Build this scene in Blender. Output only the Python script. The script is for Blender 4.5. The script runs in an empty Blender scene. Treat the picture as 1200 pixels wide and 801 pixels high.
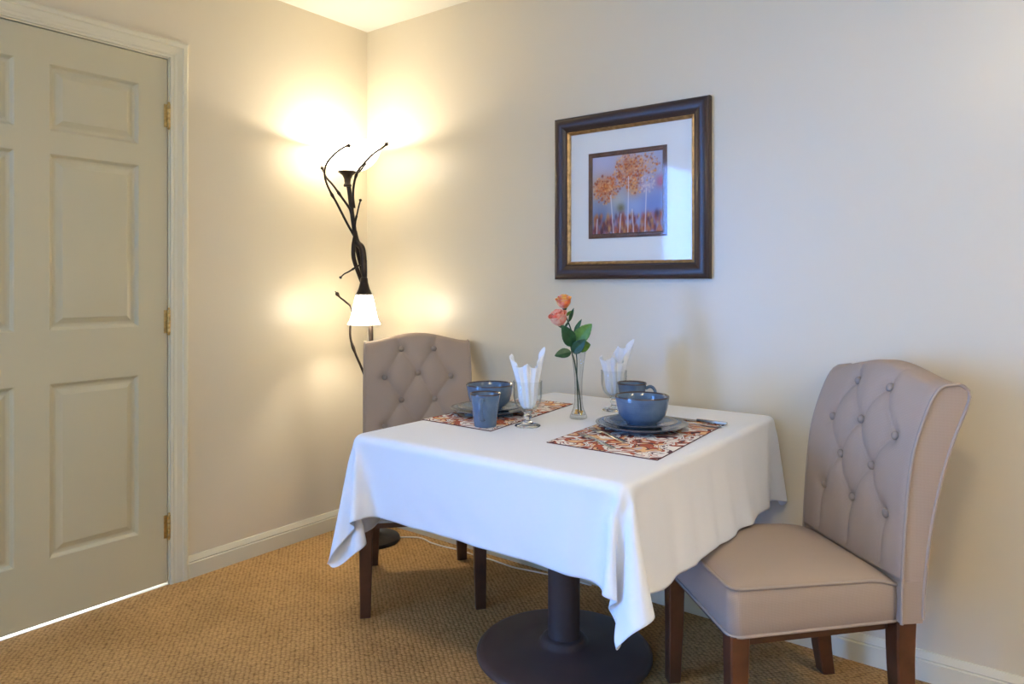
import bpy, bmesh, math, random
import numpy as np
from mathutils import Vector, Matrix

random.seed(11)
SC = bpy.context.scene
COL = SC.collection
PI = math.pi
LAMP_UP, LAMP_LO, WIN, DOORL, CEIL, EXPO = 7, 7, 430, 30, 47, 0.42
BOWL_E, SHADE_E = 1.7, 5.5
TOPADD = .0005
sin, cos = math.sin, math.cos

# ------------------------------------------------------------------ helpers
def link(o, parent=None):
    COL.objects.link(o)
    if parent is not None:
        o.parent = parent
    return o

def tag(o, label=None, cat=None, group=None, kind=None):
    if label: o['label'] = label
    if cat: o['category'] = cat
    if group: o['group'] = group
    if kind: o['kind'] = kind
    return o

def empty(name, loc, rz=0.0):
    o = bpy.data.objects.new(name, None)
    o.empty_display_size = .05
    link(o)
    o.location = loc
    o.rotation_euler = (0, 0, rz)
    return o

def mesh(name, vs, fs, m, parent=None, smooth=True, angle=40):
    me = bpy.data.meshes.new(name)
    me.from_pydata([tuple(v) for v in vs], [], fs)
    me.update()
    if isinstance(m, (list, tuple)):
        for k in m: me.materials.append(k)
    else:
        me.materials.append(m)
    o = bpy.data.objects.new(name, me)
    link(o, parent)
    shade(me, smooth, angle)
    return o

def shade(me, smooth=True, angle=40):
    bm = bmesh.new(); bm.from_mesh(me)
    bmesh.ops.recalc_face_normals(bm, faces=bm.faces[:])
    lim = math.radians(angle)
    for f in bm.faces: f.smooth = smooth
    for e in bm.edges:
        if len(e.link_faces) == 2:
            e.smooth = e.calc_face_angle(0) < lim
    bm.to_mesh(me); bm.free()

def bmobj(name, bm, m, parent=None, smooth=True, angle=40):
    me = bpy.data.meshes.new(name)
    bm.to_mesh(me); bm.free()
    me.materials.append(m)
    o = bpy.data.objects.new(name, me)
    link(o, parent)
    shade(me, smooth, angle)
    return o

def add_box(bm, x0, x1, y0, y1, z0, z1, bev=0.0, seg=2):
    r = bmesh.ops.create_cube(bm, size=1)
    vs = r['verts']
    for v in vs:
        v.co = Vector(((x0+x1)/2+v.co.x*(x1-x0), (y0+y1)/2+v.co.y*(y1-y0), (z0+z1)/2+v.co.z*(z1-z0)))
    if bev > 0:
        es = list({e for v in vs for e in v.link_edges})
        bmesh.ops.bevel(bm, geom=es, offset=bev, segments=seg, affect='EDGES', profile=.5)

def boxobj(name, b, m, parent=None, bev=0.0, seg=2):
    bm = bmesh.new(); add_box(bm, *b, bev=bev, seg=seg)
    return bmobj(name, bm, m, parent)

def lathe_data(prof, seg=48, c=(0, 0, 0), closed=False):
    vs, fs, rings = [], [], []
    for r, z in prof:
        if r < 1e-6:
            rings.append([len(vs)]); vs.append((c[0], c[1], c[2]+z))
        else:
            rings.append(list(range(len(vs), len(vs)+seg)))
            for k in range(seg):
                a = 2*PI*k/seg
                vs.append((c[0]+r*cos(a), c[1]+r*sin(a), c[2]+z))
    n = len(rings)
    for i in range(n if closed else n-1):
        A, B = rings[i], rings[(i+1) % n]
        if len(A) == 1 and len(B) == 1: continue
        for k in range(seg):
            k2 = (k+1) % seg
            if len(A) == 1: fs.append((A[0], B[k], B[k2]))
            elif len(B) == 1: fs.append((A[k], B[0], A[k2]))
            else: fs.append((A[k], B[k], B[k2], A[k2]))
    return vs, fs

def lathe(name, prof, m, parent=None, seg=48, c=(0, 0, 0), angle=50):
    vs, fs = lathe_data(prof, seg, c)
    return mesh(name, vs, fs, m, parent, angle=angle)

def spline(pts, n=8):
    """Catmull-Rom through pts (any dimension)."""
    P = [np.array(p, float) for p in pts]
    P = [2*P[0]-P[1]] + P + [2*P[-1]-P[-2]]
    out = []
    for i in range(1, len(P)-2):
        for k in range(n):
            t = k/n
            a, b, c, d = P[i-1], P[i], P[i+1], P[i+2]
            out.append(.5*((2*b)+(-a+c)*t+(2*a-5*b+4*c-d)*t*t+(-a+3*b-3*c+d)*t**3))
    out.append(P[-2])
    return out

def tube_data(pts, rad, seg=10, closed=False, cap=True):
    P = [Vector(p[:3]) for p in pts]
    n = len(P)
    R = rad if hasattr(rad, '__len__') else [rad]*n
    vs, fs = [], []
    up = None
    for i in range(n):
        if closed: t = P[(i+1) % n]-P[i-1]
        else: t = P[min(i+1, n-1)]-P[max(i-1, 0)]
        t.normalize()
        if up is None:
            up = Vector((0, 0, 1)) if abs(t.z) < .9 else Vector((1, 0, 0))
        up = (up - t*up.dot(t)).normalized()
        b = t.cross(up)
        for k in range(seg):
            a = 2*PI*k/seg
            vs.append(P[i]+(up*cos(a)+b*sin(a))*R[i])
    m = n if closed else n-1
    for i in range(m):
        j = (i+1) % n
        for k in range(seg):
            k2 = (k+1) % seg
            fs.append((i*seg+k, j*seg+k, j*seg+k2, i*seg+k2))
    if cap and not closed:
        fs.append(tuple(range(seg))); fs.append(tuple(range((n-1)*seg, n*seg)))
    return vs, fs

def tube(name, pts, rad, m, parent=None, seg=10, closed=False):
    vs, fs = tube_data(pts, rad, seg, closed)
    return mesh(name, vs, fs, m, parent, angle=60)

class MB:
    """collects several shells into one mesh"""
    def __init__(s): s.v, s.f, s.mi = [], [], []
    def add(s, d, mi=0):
        b = len(s.v); s.v += [tuple(v) for v in d[0]]
        s.f += [tuple(i+b for i in f) for f in d[1]]; s.mi += [mi]*len(d[1]); return s
    def build(s, name, m, parent=None, angle=45):
        me = bpy.data.meshes.new(name); me.from_pydata(s.v, [], s.f); me.update()
        for k in (m if isinstance(m, (list, tuple)) else [m]): me.materials.append(k)
        for p, i in zip(me.polygons, s.mi): p.material_index = i
        o = bpy.data.objects.new(name, me); link(o, parent); shade(me, True, angle); return o

def copy_tree(o, parent=None):
    c = o.copy(); COL.objects.link(c); c.parent = parent
    for ch in list(o.children): copy_tree(ch, c)
    return c

# ---------------------------------------------------------------- materials
class NT:
    def __init__(s, name):
        s.m = bpy.data.materials.new(name); s.m.use_nodes = True
        s.t = s.m.node_tree; s.b = s.t.nodes['Principled BSDF']
        s.out = s.t.nodes['Material Output']; s._c = None
    def n(s, typ, **kw):
        k = s.t.nodes.new(typ)
        for a, v in kw.items():
            if a in k.inputs: k.inputs[a].default_value = v
            else: setattr(k, a, v)
        return k
    def l(s, a, b): s.t.links.new(a, b)
    def coord(s, scale=(1, 1, 1), rot=(0, 0, 0)):
        c = s.n('ShaderNodeTexCoord'); mp = s.n('ShaderNodeMapping')
        mp.inputs['Scale'].default_value = scale; mp.inputs['Rotation'].default_value = rot
        s.l(c.outputs['Object'], mp.inputs['Vector']); return mp.outputs['Vector']
    def noise(s, vec, scale, detail=2, rough=.5, dist=0):
        k = s.n('ShaderNodeTexNoise'); k.inputs['Scale'].default_value = scale
        k.inputs['Detail'].default_value = detail; k.inputs['Roughness'].default_value = rough
        k.inputs['Distortion'].default_value = dist
        s.l(vec, k.inputs['Vector']); return k
    def ramp(s, fac, stops, interp='LINEAR'):
        k = s.n('ShaderNodeValToRGB'); cr = k.color_ramp; cr.interpolation = interp
        while len(cr.elements) < len(stops): cr.elements.new(.5)
        for e, (p, c) in zip(cr.elements, stops):
            e.position = p; e.color = (*c, 1)
        s.l(fac, k.inputs['Fac']); return k.outputs['Color']
    def bump(s, h, strength, dist=.001):
        k = s.n('ShaderNodeBump'); k.inputs['Strength'].default_value = strength
        k.inputs['Distance'].default_value = dist
        s.l(h, k.inputs['Height']); s.l(k.outputs['Normal'], s.b.inputs['Normal']); return k

def simple(name, col, rough=.5, metal=0, spec=.5, bump=None, coat=0, var=0, vscale=8):
    t = NT(name); b = t.b
    b.inputs['Base Color'].default_value = (*col, 1); b.inputs['Roughness'].default_value = rough
    b.inputs['Metallic'].default_value = metal; b.inputs['Specular IOR Level'].default_value = spec
    b.inputs['Coat Weight'].default_value = coat; b.inputs['Coat Roughness'].default_value = .1
    if var:
        v = t.coord(); n = t.noise(v, vscale, 3)
        lo = tuple(c*(1-var) for c in col); hi = tuple(min(1, c*(1+var)) for c in col)
        t.l(t.ramp(n.outputs['Fac'], [(.3, lo), (.7, hi)]), b.inputs['Base Color'])
    if bump:
        v = t.coord(); n = t.noise(v, bump[0], 3); t.bump(n.outputs['Fac'], bump[1], bump[2])
    return t.m

WALLC = (.69, .61, .455)
M = {}
M['wall'] = simple('wall_paint', WALLC, .33, spec=.5, bump=(220, .06, .0005))
M['ceiling'] = simple('ceiling_paint', (.76, .73, .64), .8, bump=(150, .1, .0006))
M['trim'] = simple('trim_paint', (.71, .655, .48), .34)
M['door'] = simple('door_paint', (.56, .505, .335), .38)
M['sill'] = simple('threshold', (.9, .9, .9), .25)
M['brass'] = simple('brass', (.60, .43, .18), .34, metal=1, var=.25, vscale=60)
M['legwood'] = simple('mahogany', (.085, .028, .012), .32, coat=.4, var=.35, vscale=14)
M['pedestal'] = simple('brown_enamel', (.075, .05, .047), .42, bump=(160, .12, .0004), var=.2, vscale=5)
M['bronze'] = simple('dark_bronze', (.028, .018, .012), .38, metal=.55, bump=(70, .3, .001), var=.4, vscale=30)
M['steel'] = simple('steel', (.55, .53, .50), .22, metal=1)
M['cord'] = simple('cream_plastic', (.78, .72, .58), .45)
M['table_board'] = simple('table_board', (.16, .10, .07), .5)
M['white_frame'] = simple('window_white', (.82, .82, .80), .4)

def carpet():
    t = NT('berber_carpet'); v = t.coord(rot=(0, 0, math.radians(38)))
    vr = t.n('ShaderNodeTexVoronoi'); vr.inputs['Scale'].default_value = 98; vr.inputs['Randomness'].default_value = .38
    mp = t.n('ShaderNodeMapping'); mp.inputs['Scale'].default_value = (1, .72, 1); t.l(v, mp.inputs['Vector']); t.l(mp.outputs['Vector'], vr.inputs['Vector'])
    n1 = t.noise(v, 4.5, 4); n2 = t.noise(v, 260, 2)
    c1 = t.ramp(vr.outputs['Distance'], [(.0, (.76, .47, .20)), (.42, (.60, .36, .14)), (.8, (.26, .14, .05))])
    c2 = t.ramp(n1.outputs['Fac'], [(.3, (.80, .78, .74)), (.7, (1, 1, 1))])
    c3 = t.ramp(n2.outputs['Fac'], [(.3, (.72, .70, .66)), (.65, (1.0, 1.0, 1.0))])
    m1 = t.n('ShaderNodeMix', data_type='RGBA', blend_type='MULTIPLY'); m1.inputs[0].default_value = 1
    m2 = t.n('ShaderNodeMix', data_type='RGBA', blend_type='MULTIPLY'); m2.inputs[0].default_value = 1
    t.l(c1, m1.inputs[6]); t.l(c2, m1.inputs[7]); t.l(m1.outputs[2], m2.inputs[6]); t.l(c3, m2.inputs[7])
    t.l(m2.outputs[2], t.b.inputs['Base Color'])
    t.b.inputs['Roughness'].default_value = .95; t.b.inputs['Specular IOR Level'].default_value = .15
    inv = t.n('ShaderNodeMath', operation='SUBTRACT'); inv.inputs[0].default_value = 1; t.l(vr.outputs['Distance'], inv.inputs[1])
    t.bump(inv.outputs[0], .9, .004)
    return t.m
M['carpet'] = carpet()

def linen():
    t = NT('taupe_linen'); v = t.coord(); tc = t.n('ShaderNodeTexCoord')
    ab = t.n('ShaderNodeVectorMath', operation='ABSOLUTE'); t.l(tc.outputs['Normal'], ab.inputs[0])
    sp = t.n('ShaderNodeSeparateXYZ'); t.l(ab.outputs[0], sp.inputs[0])
    acc = None
    for ax in 'XYZ':                               # woven threads; each set fades where the cloth faces along it
        w = t.n('ShaderNodeTexWave', wave_type='BANDS', bands_direction=ax); w.inputs['Scale'].default_value = 105; w.inputs['Distortion'].default_value = .8; w.inputs['Detail'].default_value = 2
        t.l(v, w.inputs['Vector'])
        k = t.n('ShaderNodeMapRange'); k.inputs['From Min'].default_value = .75; k.inputs['From Max'].default_value = .35
        t.l(sp.outputs[ax], k.inputs['Value'])
        m = t.n('ShaderNodeMath', operation='MULTIPLY'); t.l(w.outputs['Fac'], m.inputs[0]); t.l(k.outputs[0], m.inputs[1])
        if acc is None: acc = m.outputs[0]
        else:
            a = t.n('ShaderNodeMath', operation='ADD'); t.l(acc, a.inputs[0]); t.l(m.outputs[0], a.inputs[1]); acc = a.outputs[0]
    hf = t.n('ShaderNodeMath', operation='MULTIPLY'); hf.inputs[1].default_value = .5; t.l(acc, hf.inputs[0])
    t.l(t.ramp(hf.outputs[0], [(.1, (.345, .265, .205)), (.9, (.42, .33, .262))]), t.b.inputs['Base Color'])
    t.b.inputs['Roughness'].default_value = .85; t.b.inputs['Specular IOR Level'].default_value = .2
    t.bump(hf.outputs[0], .2, .0006)
    return t.m
M['linen'] = linen()
M['piping'] = simple('taupe_piping', (.37, .30, .245), .8, spec=.2)
M['button'] = simple('taupe_button', (.31, .245, .195), .75, spec=.3)

def cloth_mat():
    t = NT('white_cotton'); v = t.coord()
    n = t.noise(v, 900, 1); n2 = t.noise(v, 14, 3)
    t.b.inputs['Base Color'].default_value = (.80, .80, .80, 1); t.b.inputs['Roughness'].default_value = .8
    t.b.inputs['Specular IOR Level'].default_value = .2; t.b.inputs['Sheen Weight'].default_value = .1
    t.bump(n2.outputs['Fac'], .35, .004)
    return t.m
M['cloth'] = cloth_mat()

def glaze(name, a, b, rimc, rimz, floorz=-1):
    """glazed stoneware: mottled blue-grey with a brown break at the rim (object z above rimz)"""
    t = NT(name); v = t.coord()
    n = t.noise(v, 26, 4); base = t.ramp(n.outputs['Fac'], [(.3, a), (.7, b)])
    sx = t.n('ShaderNodeSeparateXYZ'); c = t.n('ShaderNodeTexCoord'); t.l(c.outputs['Object'], sx.inputs[0])
    mr = t.n('ShaderNodeMapRange'); mr.inputs['From Min'].default_value = rimz-.0022; mr.inputs['From Max'].default_value = rimz
    t.l(sx.outputs['Z'], mr.inputs['Value'])
    mx = t.n('ShaderNodeMix', data_type='RGBA'); t.l(mr.outputs[0], mx.inputs[0]); t.l(base, mx.inputs[6]); mx.inputs[7].default_value = (*rimc, 1)
    t.l(mx.outputs[2], t.b.inputs['Base Color']); t.b.inputs['Roughness'].default_value = .16
    t.b.inputs['Coat Weight'].default_value = .4; t.b.inputs['Coat Roughness'].default_value = .06
    w = t.n('ShaderNodeTexWave', wave_type='BANDS', bands_direction='Z'); w.inputs['Scale'].default_value = 48; w.inputs['Distortion'].default_value = .3
    t.l(v, w.inputs['Vector']); t.bump(w.outputs['Fac'], .12, .002)
    return t.m

def placemat_mat():
    t = NT('placemat_print'); v = t.coord()
    n0 = t.noise(v, 9, 2, dist=0)
    vm = t.n('ShaderNodeVectorMath', operation='SCALE'); vm.inputs['Scale'].default_value = .12
    t.l(n0.outputs['Color'], vm.inputs[0])
    va = t.n('ShaderNodeVectorMath', operation='ADD'); t.l(v, va.inputs[0]); t.l(vm.outputs[0], va.inputs[1])
    nz = t.noise(va.outputs[0], 8.5, 1.2, .5, dist=1.6)
    nz2 = t.noise(va.outputs[0], 9, 1, .5, dist=2.4)
    rust = (.42, .085, .03); dark = (.09, .025, .03); cream = (.86, .80, .72); org = (.80, .50, .24); grey = (.55, .52, .55)
    a = t.ramp(nz.outputs['Fac'], [(0, cream), (.33, org), (.39, rust), (.445, dark), (.465, cream), (.515, dark), (.53, cream), (.58, rust), (.63, dark), (.65, org), (.70, grey)], 'CONSTANT')
    b = t.ramp(nz2.outputs['Fac'], [(0, dark), (.38, rust), (.43, cream), (.54, dark), (.56, cream), (.62, rust), (.66, cream)], 'CONSTANT')
    sel = t.ramp(n0.outputs['Fac'], [(0, (0, 0, 0)), (.52, (1, 1, 1))], 'CONSTANT')
    mx = t.n('ShaderNodeMix', data_type='RGBA'); t.l(sel, mx.inputs[0]); t.l(a, mx.inputs[6]); t.l(b, mx.inputs[7])
    t.l(mx.outputs[2], t.b.inputs['Base Color']); t.b.inputs['Roughness'].default_value = .85
    return t.m
M['placemat'] = placemat_mat()
M['mathem'] = simple('placemat_hem', (.10, .03, .03), .85)

def glass(name, rough=0.0, col=(1, 1, 1), ior=1.45):
    t = NT(name); t.b.inputs['Base Color'].default_value = (*col, 1)
    t.b.inputs['Transmission Weight'].default_value = 1; t.b.inputs['Roughness'].default_value = rough
    t.b.inputs['IOR'].default_value = ior
    return t.m
M['glass'] = glass('clear_glass')
M['pane'] = glass('pane_glass', ior=1.5)

def frosted(name, col, glow=0, gcol=(1, .91, .76)):
    t = NT(name); tr = t.n('ShaderNodeBsdfTranslucent'); df = t.n('ShaderNodeBsdfDiffuse')
    gl = t.n('ShaderNodeBsdfGlossy'); gl.inputs['Roughness'].default_value = .25
    tr.inputs['Color'].default_value = (*col, 1); df.inputs['Color'].default_value = (*col, 1)
    m1 = t.n('ShaderNodeMixShader'); m1.inputs[0].default_value = .15
    t.l(tr.outputs[0], m1.inputs[1]); t.l(df.outputs[0], m1.inputs[2])
    m2 = t.n('ShaderNodeMixShader'); m2.inputs[0].default_value = .05
    t.l(m1.outputs[0], m2.inputs[1]); t.l(gl.outputs[0], m2.inputs[2])
    if glow:
        em = t.n('ShaderNodeEmission'); em.inputs[0].default_value = (*gcol, 1); em.inputs[1].default_value = glow
        ad = t.n('ShaderNodeAddShader'); t.l(m2.outputs[0], ad.inputs[0]); t.l(em.outputs[0], ad.inputs[1]); t.l(ad.outputs[0], t.out.inputs['Surface'])
    else: t.l(m2.outputs[0], t.out.inputs['Surface'])
    return t.m
M['bowl_lit'] = frosted('lit_bowl_glass', (.93, .90, .83), BOWL_E)
M['shade_lit'] = frosted('lit_shade_glass', (.93, .90, .83), SHADE_E)
M['dome_lit'] = frosted('lit_dome_glass', (.93, .90, .83), CEIL, (1, .83, .53))

def petal_mat(name, a, b):
    t = NT(name); v = t.coord(); n = t.noise(v, 45, 3)
    t.l(t.ramp(n.outputs['Fac'], [(.35, a), (.62, b)]), t.b.inputs['Base Color']); t.b.inputs['Roughness'].default_value = .6
    t.b.inputs['Subsurface Weight'].default_value = .15; t.b.inputs['Subsurface Radius'].default_value = (.01, .004, .002)
    return t.m
M['petal_pink'] = petal_mat('coral_petal', (.78, .09, .03), (.92, .45, .34))
M['petal_yel'] = petal_mat('yellow_orange_petal', (.85, .16, .05), (.88, .50, .12))
M['leaf'] = simple('leaf_dark', (.022, .085, .028), .38, var=.4, vscale=40)
M['leaf2'] = simple('leaf_light', (.10, .23, .035), .42, var=.35, vscale=40)
M['stem'] = simple('stem_green', (.02, .05, .015), .5)
M['pebble'] = simple('amber_beads', (.75, .45, .10), .3, var=.4, vscale=120)

# ------------------------------------------------------------------- camera
FPX = 845.38
cam = bpy.data.cameras.new('camera'); co = bpy.data.objects.new('camera', cam); link(co)
cam.sensor_width = 36; cam.sensor_fit = 'HORIZONTAL'; cam.lens = 36*FPX/1200
cam.shift_x = 0; cam.shift_y = -68.37/1200
co.location = (2.7649, -2.4401, 1.171); co.rotation_euler = (PI/2, 0, .6496)
cam.clip_start = .05
SC.camera = co

# --------------------------------------------------------------- room shell
H = 2.429; RX = 4.9; RY = -6.0
def slab_with_holes(name, axis, pos, thick, a0, a1, holes, m):
    """vertical wall; axis 'x' -> plane x=pos spanning y; holes = (a0,a1,z0,z1)"""
    bm = bmesh.new()
    cuts = sorted({a0, a1, *[h[0] for h in holes], *[h[1] for h in holes]})
    for u, w in zip(cuts[:-1], cuts[1:]):
        hs = sorted([h for h in holes if h[0] <= u and h[1] >= w], key=lambda h: h[2])
        z = 0
        segs = []
        for h in hs:
            if h[2] > z: segs.append((z, h[2]))
            z = h[3]
        if z < H: segs.append((z, H))
        for s0, s1 in segs:
            if axis == 'x': add_box(bm, min(pos, pos+thick), max(pos, pos+thick), u, w, s0, s1)
            else: add_box(bm, u, w, min(pos, pos+thick), max(pos, pos+thick), s0, s1)
    bmesh.ops.remove_doubles(bm, verts=bm.verts[:], dist=1e-5)
    o = bmobj(name, bm, m, smooth=False); tag(o, kind='structure'); return o

DY0, DY1, DZ = -1.9455, -1.0135, 2.044      # door opening
WY0, WY1, WZ0, WZ1 = -5.60, -3.40, .12, 2.28   # window opening in the left wall
slab_with_holes('wall_left', 'x', 0, -.13, RY-.13, .13, [(DY0-.016, DY1+.016, 0, DZ+.016), (WY0, WY1, WZ0, WZ1)], M['wall'])
slab_with_holes('wall_back', 'y', 0, .13, 0, RX, [], M['wall'])
slab_with_holes('wall_right', 'x', RX, .13, RY-.13, .13, [], M['wall'])
slab_with_holes('wall_front', 'y', RY, -.13, 0, RX, [], M['wall'])
f = boxobj('floor', (-.13, RX+.13, RY-.13, .13, -.1, 0), M['carpet']); tag(f, kind='structure')
c = boxobj('ceiling', (-.13, RX+.13, RY-.13, .13, H, H+.1), M['ceiling']); tag(c, kind='structure')

def sweep_rect(path, prof, closed, mats=None):
    """mitred moulding: path = list of ((pos),(outward dir in plane)) corners, prof = [(inset, height)]"""
    vs, fs = [], []
    n = len(prof)
    for P, D, N in path:
        for a, h in prof:
            vs.append(Vector(P)+Vector(D)*a+Vector(N)*h)
    m = len(path)
    for i in range(m if closed else m-1):
        j = (i+1) % m
        for k in range(n-1):
            fs.append((i*n+k, i*n+k+1, j*n+k+1, j*n+k))
    if not closed:
        fs.append(tuple(range(n))); fs.append(tuple(range((m-1)*n, m*n)))
    return vs, fs

# baseboards
BP = [(0, 0), (0, .0867), (.0055, .0867), (.0135, .066), (.0105, .0625), (.0145, .058), (.0145, 0)]
def baseboard(name, p0, p1, nrm, m0=0, m1=0):
    """m0/m1 = mitre (inside corner) at the ends"""
    d = (Vector(p1)-Vector(p0)).normalized(); N = Vector(nrm)
    vs = []
    for p, s, mt in ((Vector(p0), 1, m0), (Vector(p1), -1, m1)):
        for a, z in BP: vs.append(p+N*a+d*(s*a*mt)+Vector((0, 0, z)))
    n = len(BP); fs = [(k, (k+1) % n, n+(k+1) % n, n+k) for k in range(n)] + [tuple(range(n)), tuple(range(n, 2*n))]
    o = mesh(name, vs, fs, M['trim'], angle=15); tag(o, kind='structure'); return o
CW = .0665
baseboard('baseboard_left', (0, 0, 0), (0, DY1+.006+CW-.001, 0), (1, 0, 0), 1, 0)
baseboard('baseboard_left', (0, DY0-.006-CW, 0), (0, RY, 0), (1, 0, 0), 0, 1)
baseboard('baseboard_back', (0, 0, 0), (RX, 0, 0), (0, -1, 0), 1, 1)
baseboard('baseboard_right', (RX, 0, 0), (RX, RY, 0), (-1, 0, 0), 1, 1)
baseboard('baseboard_front', (RX, RY, 0), (0, RY, 0), (0, 1, 0), 1, 1)

# door casing (three-sided, mitred) and jamb
CP = [(0, 0), (0, .009), (.008, .012), (.012, .009), (.018, .009), (.024, .012), (.044, .0145), (.047, .019), (.060, .021), (CW, .017), (CW, 0)]
ya, yb, zt = DY0-.006, DY1+.006, DZ+.006
path = [((0, yb, 0), (0, 1, 0), (1, 0, 0)), ((0, yb, zt), (0, 1, 1), (1, 0, 0)), ((0, ya, zt), (0, -1, 1), (1, 0, 0)), ((0, ya, 0), (0, -1, 0), (1, 0, 0))]
vs, fs = sweep_rect(path, CP, False)
cs = mesh('trim_1', vs, fs, M['trim'], angle=15); tag(cs, kind='structure')
bm = bmesh.new()
add_box(bm, -.13, 0, DY1, DY1+.016, 0, DZ+.016); add_box(bm, -.13, 0, DY0-.016, DY0, 0, DZ+.016)
add_box(bm, -.13, 0, DY0, DY1, DZ, DZ+.016)
add_box(bm, -.075, -.045, DY1-.011, DY1, 0, DZ); add_box(bm, -.075, -.045, DY0, DY0+.011, 0, DZ); add_box(bm, -.075, -.045, DY0, DY1, DZ-.011, DZ)
jb = bmobj('trim_2', bm, M['trim'], smooth=False); tag(jb, kind='structure')
th = boxobj('trim_3', (-.40, -.001, DY0-.016, DY1+.016, -.02, .001), M['sill']); tag(th, kind='structure')

# six panel door
def door():
    y0, y1 = DY0+.003, DY1-.003; z0, z1 = .0108, DZ-.004
    xf, xb = -.001, -.036
    yc = -1.4795
    pan = [(-.3545, -.0525), (.0525, .3545)]
    ys = [(yc+a, yc+b) for a, b in pan]
    zs = [(.2245, .826), (1.009, 1.618), (1.696, 1.927)]
    rings = [(0, 0), (.003, -.002), (.011, -.0105), (.017, -.0120), (.023, -.0115), (.042, -.0025), (.045, -.0022)]
    mb = MB()
    for side, X, sg in ((0, xf, 1), (1, xb, -1)):
        yc_ = [y0, ys[0][0], ys[0][1], ys[1][0], ys[1][1], y1]
        zc_ = [z0, zs[0][0], zs[0][1], zs[1][0], zs[1][1], zs[2][0], zs[2][1], z1]
        for i in range(5):
            for j in range(7):
                if i in (1, 3) and j in (1, 3, 5):
                    a0, a1, b0, b1 = yc_[i], yc_[i+1], zc_[j], zc_[j+1]
                    vs = []
                    for ins, h in rings:
                        for p, q in ((a0+ins, b0+ins), (a1-ins, b0+ins), (a1-ins, b1-ins), (a0+ins, b1-ins)):
                            vs.append((X+sg*h, p, q))
                    fs = []
                    for r in range(len(rings)-1):
                        for k in range(4): fs.append((r*4+k, r*4+(k+1) % 4, r*4+4+(k+1) % 4, r*4+4+k))
                    e = (len(rings)-1)*4; fs.append((e, e+1, e+2, e+3))
                    mb.add((vs, fs))
                else:
                    mb.add(([(X, yc_[i], zc_[j]), (X, yc_[i+1], zc_[j]), (X, yc_[i+1], zc_[j+1]), (X, yc_[i], zc_[j+1])], [(0, 1, 2, 3)]))
    c8 = [(x, y, z) for x in (xf, xb) for y in (y0, y1) for z in (z0, z1)]
    mb.add((c8, [(0, 1, 5, 4), (2, 3, 7, 6), (0, 2, 6, 4), (1, 3, 7, 5)]))
    me = bpy.data.meshes.new('door_1'); me.from_pydata(mb.v, [], mb.f)
    bm = bmesh.new(); bm.from_mesh(me); bmesh.ops.remove_doubles(bm, verts=bm.verts[:], dist=1e-5); bm.to_mesh(me); bm.free()
    me.materials.append(M['door']); d = bpy.data.objects.new('door_1', me); link(d); shade(me, True, 7)
    tag(d, kind='structure')
    for z in (.2275, 1.0235, 1.8225):
        h = MB(); yk = DY1-.0005; xk = .0065
        for k in range(5):
            zz = z-.0455+k*.0185
            h.add(lathe_data([(0, zz), (.0052, zz), (.006, zz+.001), (.006, zz+.0165), (.0052, zz+.0175), (0, zz+.0175)], 16, (xk, yk, 0)))
        h.add(lathe_data([(0, z+.047), (.0035, z+.047), (.0055, z+.049), (.004, z+.053), (0, z+.055)], 16, (xk, yk, 0)))
        h.add(lathe_data([(0, z-.054), (.004, z-.052), (.0055, z-.049), (.0035, z-.0455), (0, z-.0455)], 16, (xk, yk, 0)))
        bm = bmesh.new(); add_box(bm, -.0005, .0015, yk-.016, yk, z-.0445, z+.0445); 
        h.add(([v.co[:] for v in bm.verts], [tuple(v.index for v in f.verts) for f in (bm.verts.index_update() or bm.faces)]))
        bm.free()
        h.build('hinge', M['brass'], d)
    k = lathe_data([(0, 0), (.032, 0), (.032, .006), (.012, .010), (.011, .03), (.026, .04), (.030, .052), (.024, .064), (0, .068)], 32)
    kv = [(xf+v[2], DY0+.07+v[0], .95+v[1]) for v in k[0]]
    mesh('knob', kv, k[1], M['brass'], d)
door()

# window in the left wall, past the door, lighting the room
def window():
    w = empty('window_1', (0, 0, 0)); tag(w, kind='structure')
    bm = bmesh.new()
    fw = .045
    for b in ((-.09, -.03, WY0, WY0+fw, WZ0, WZ1), (-.09, -.03, WY1-fw, WY1, WZ0, WZ1), (-.09, -.03, WY0+fw, WY1-fw, WZ0, WZ0+fw), (-.09, -.03, WY0+fw, WY1-fw, WZ1-fw, WZ1)):
        add_box(bm, *b, bev=.003)
    ym = (WY0+WY1)/2
    add_box(bm, -.09, -.03, ym-.03, ym+.03, WZ0+fw, WZ1-fw, bev=.003)
    bmobj('window_frame', bm, M['white_frame'], w)
    for a, b in ((WY0+fw, ym-.03), (ym+.03, WY1-fw)):
        boxobj('pane', (-.064, -.060, a, b, WZ0+fw, WZ1-fw), M['pane'], w)
    path = [((0, WY1, WZ0), (0, 1, -1), (1, 0, 0)), ((0, WY1, WZ1), (0, 1, 1), (1, 0, 0)), ((0, WY0, WZ1), (0, -1, 1), (1, 0, 0)), ((0, WY0, WZ0), (0, -1, -1), (1, 0, 0))]
    vs, fs = sweep_rect(path, CP, True); mesh('casing', vs, fs, M['trim'], w, angle=15)
window()
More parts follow.
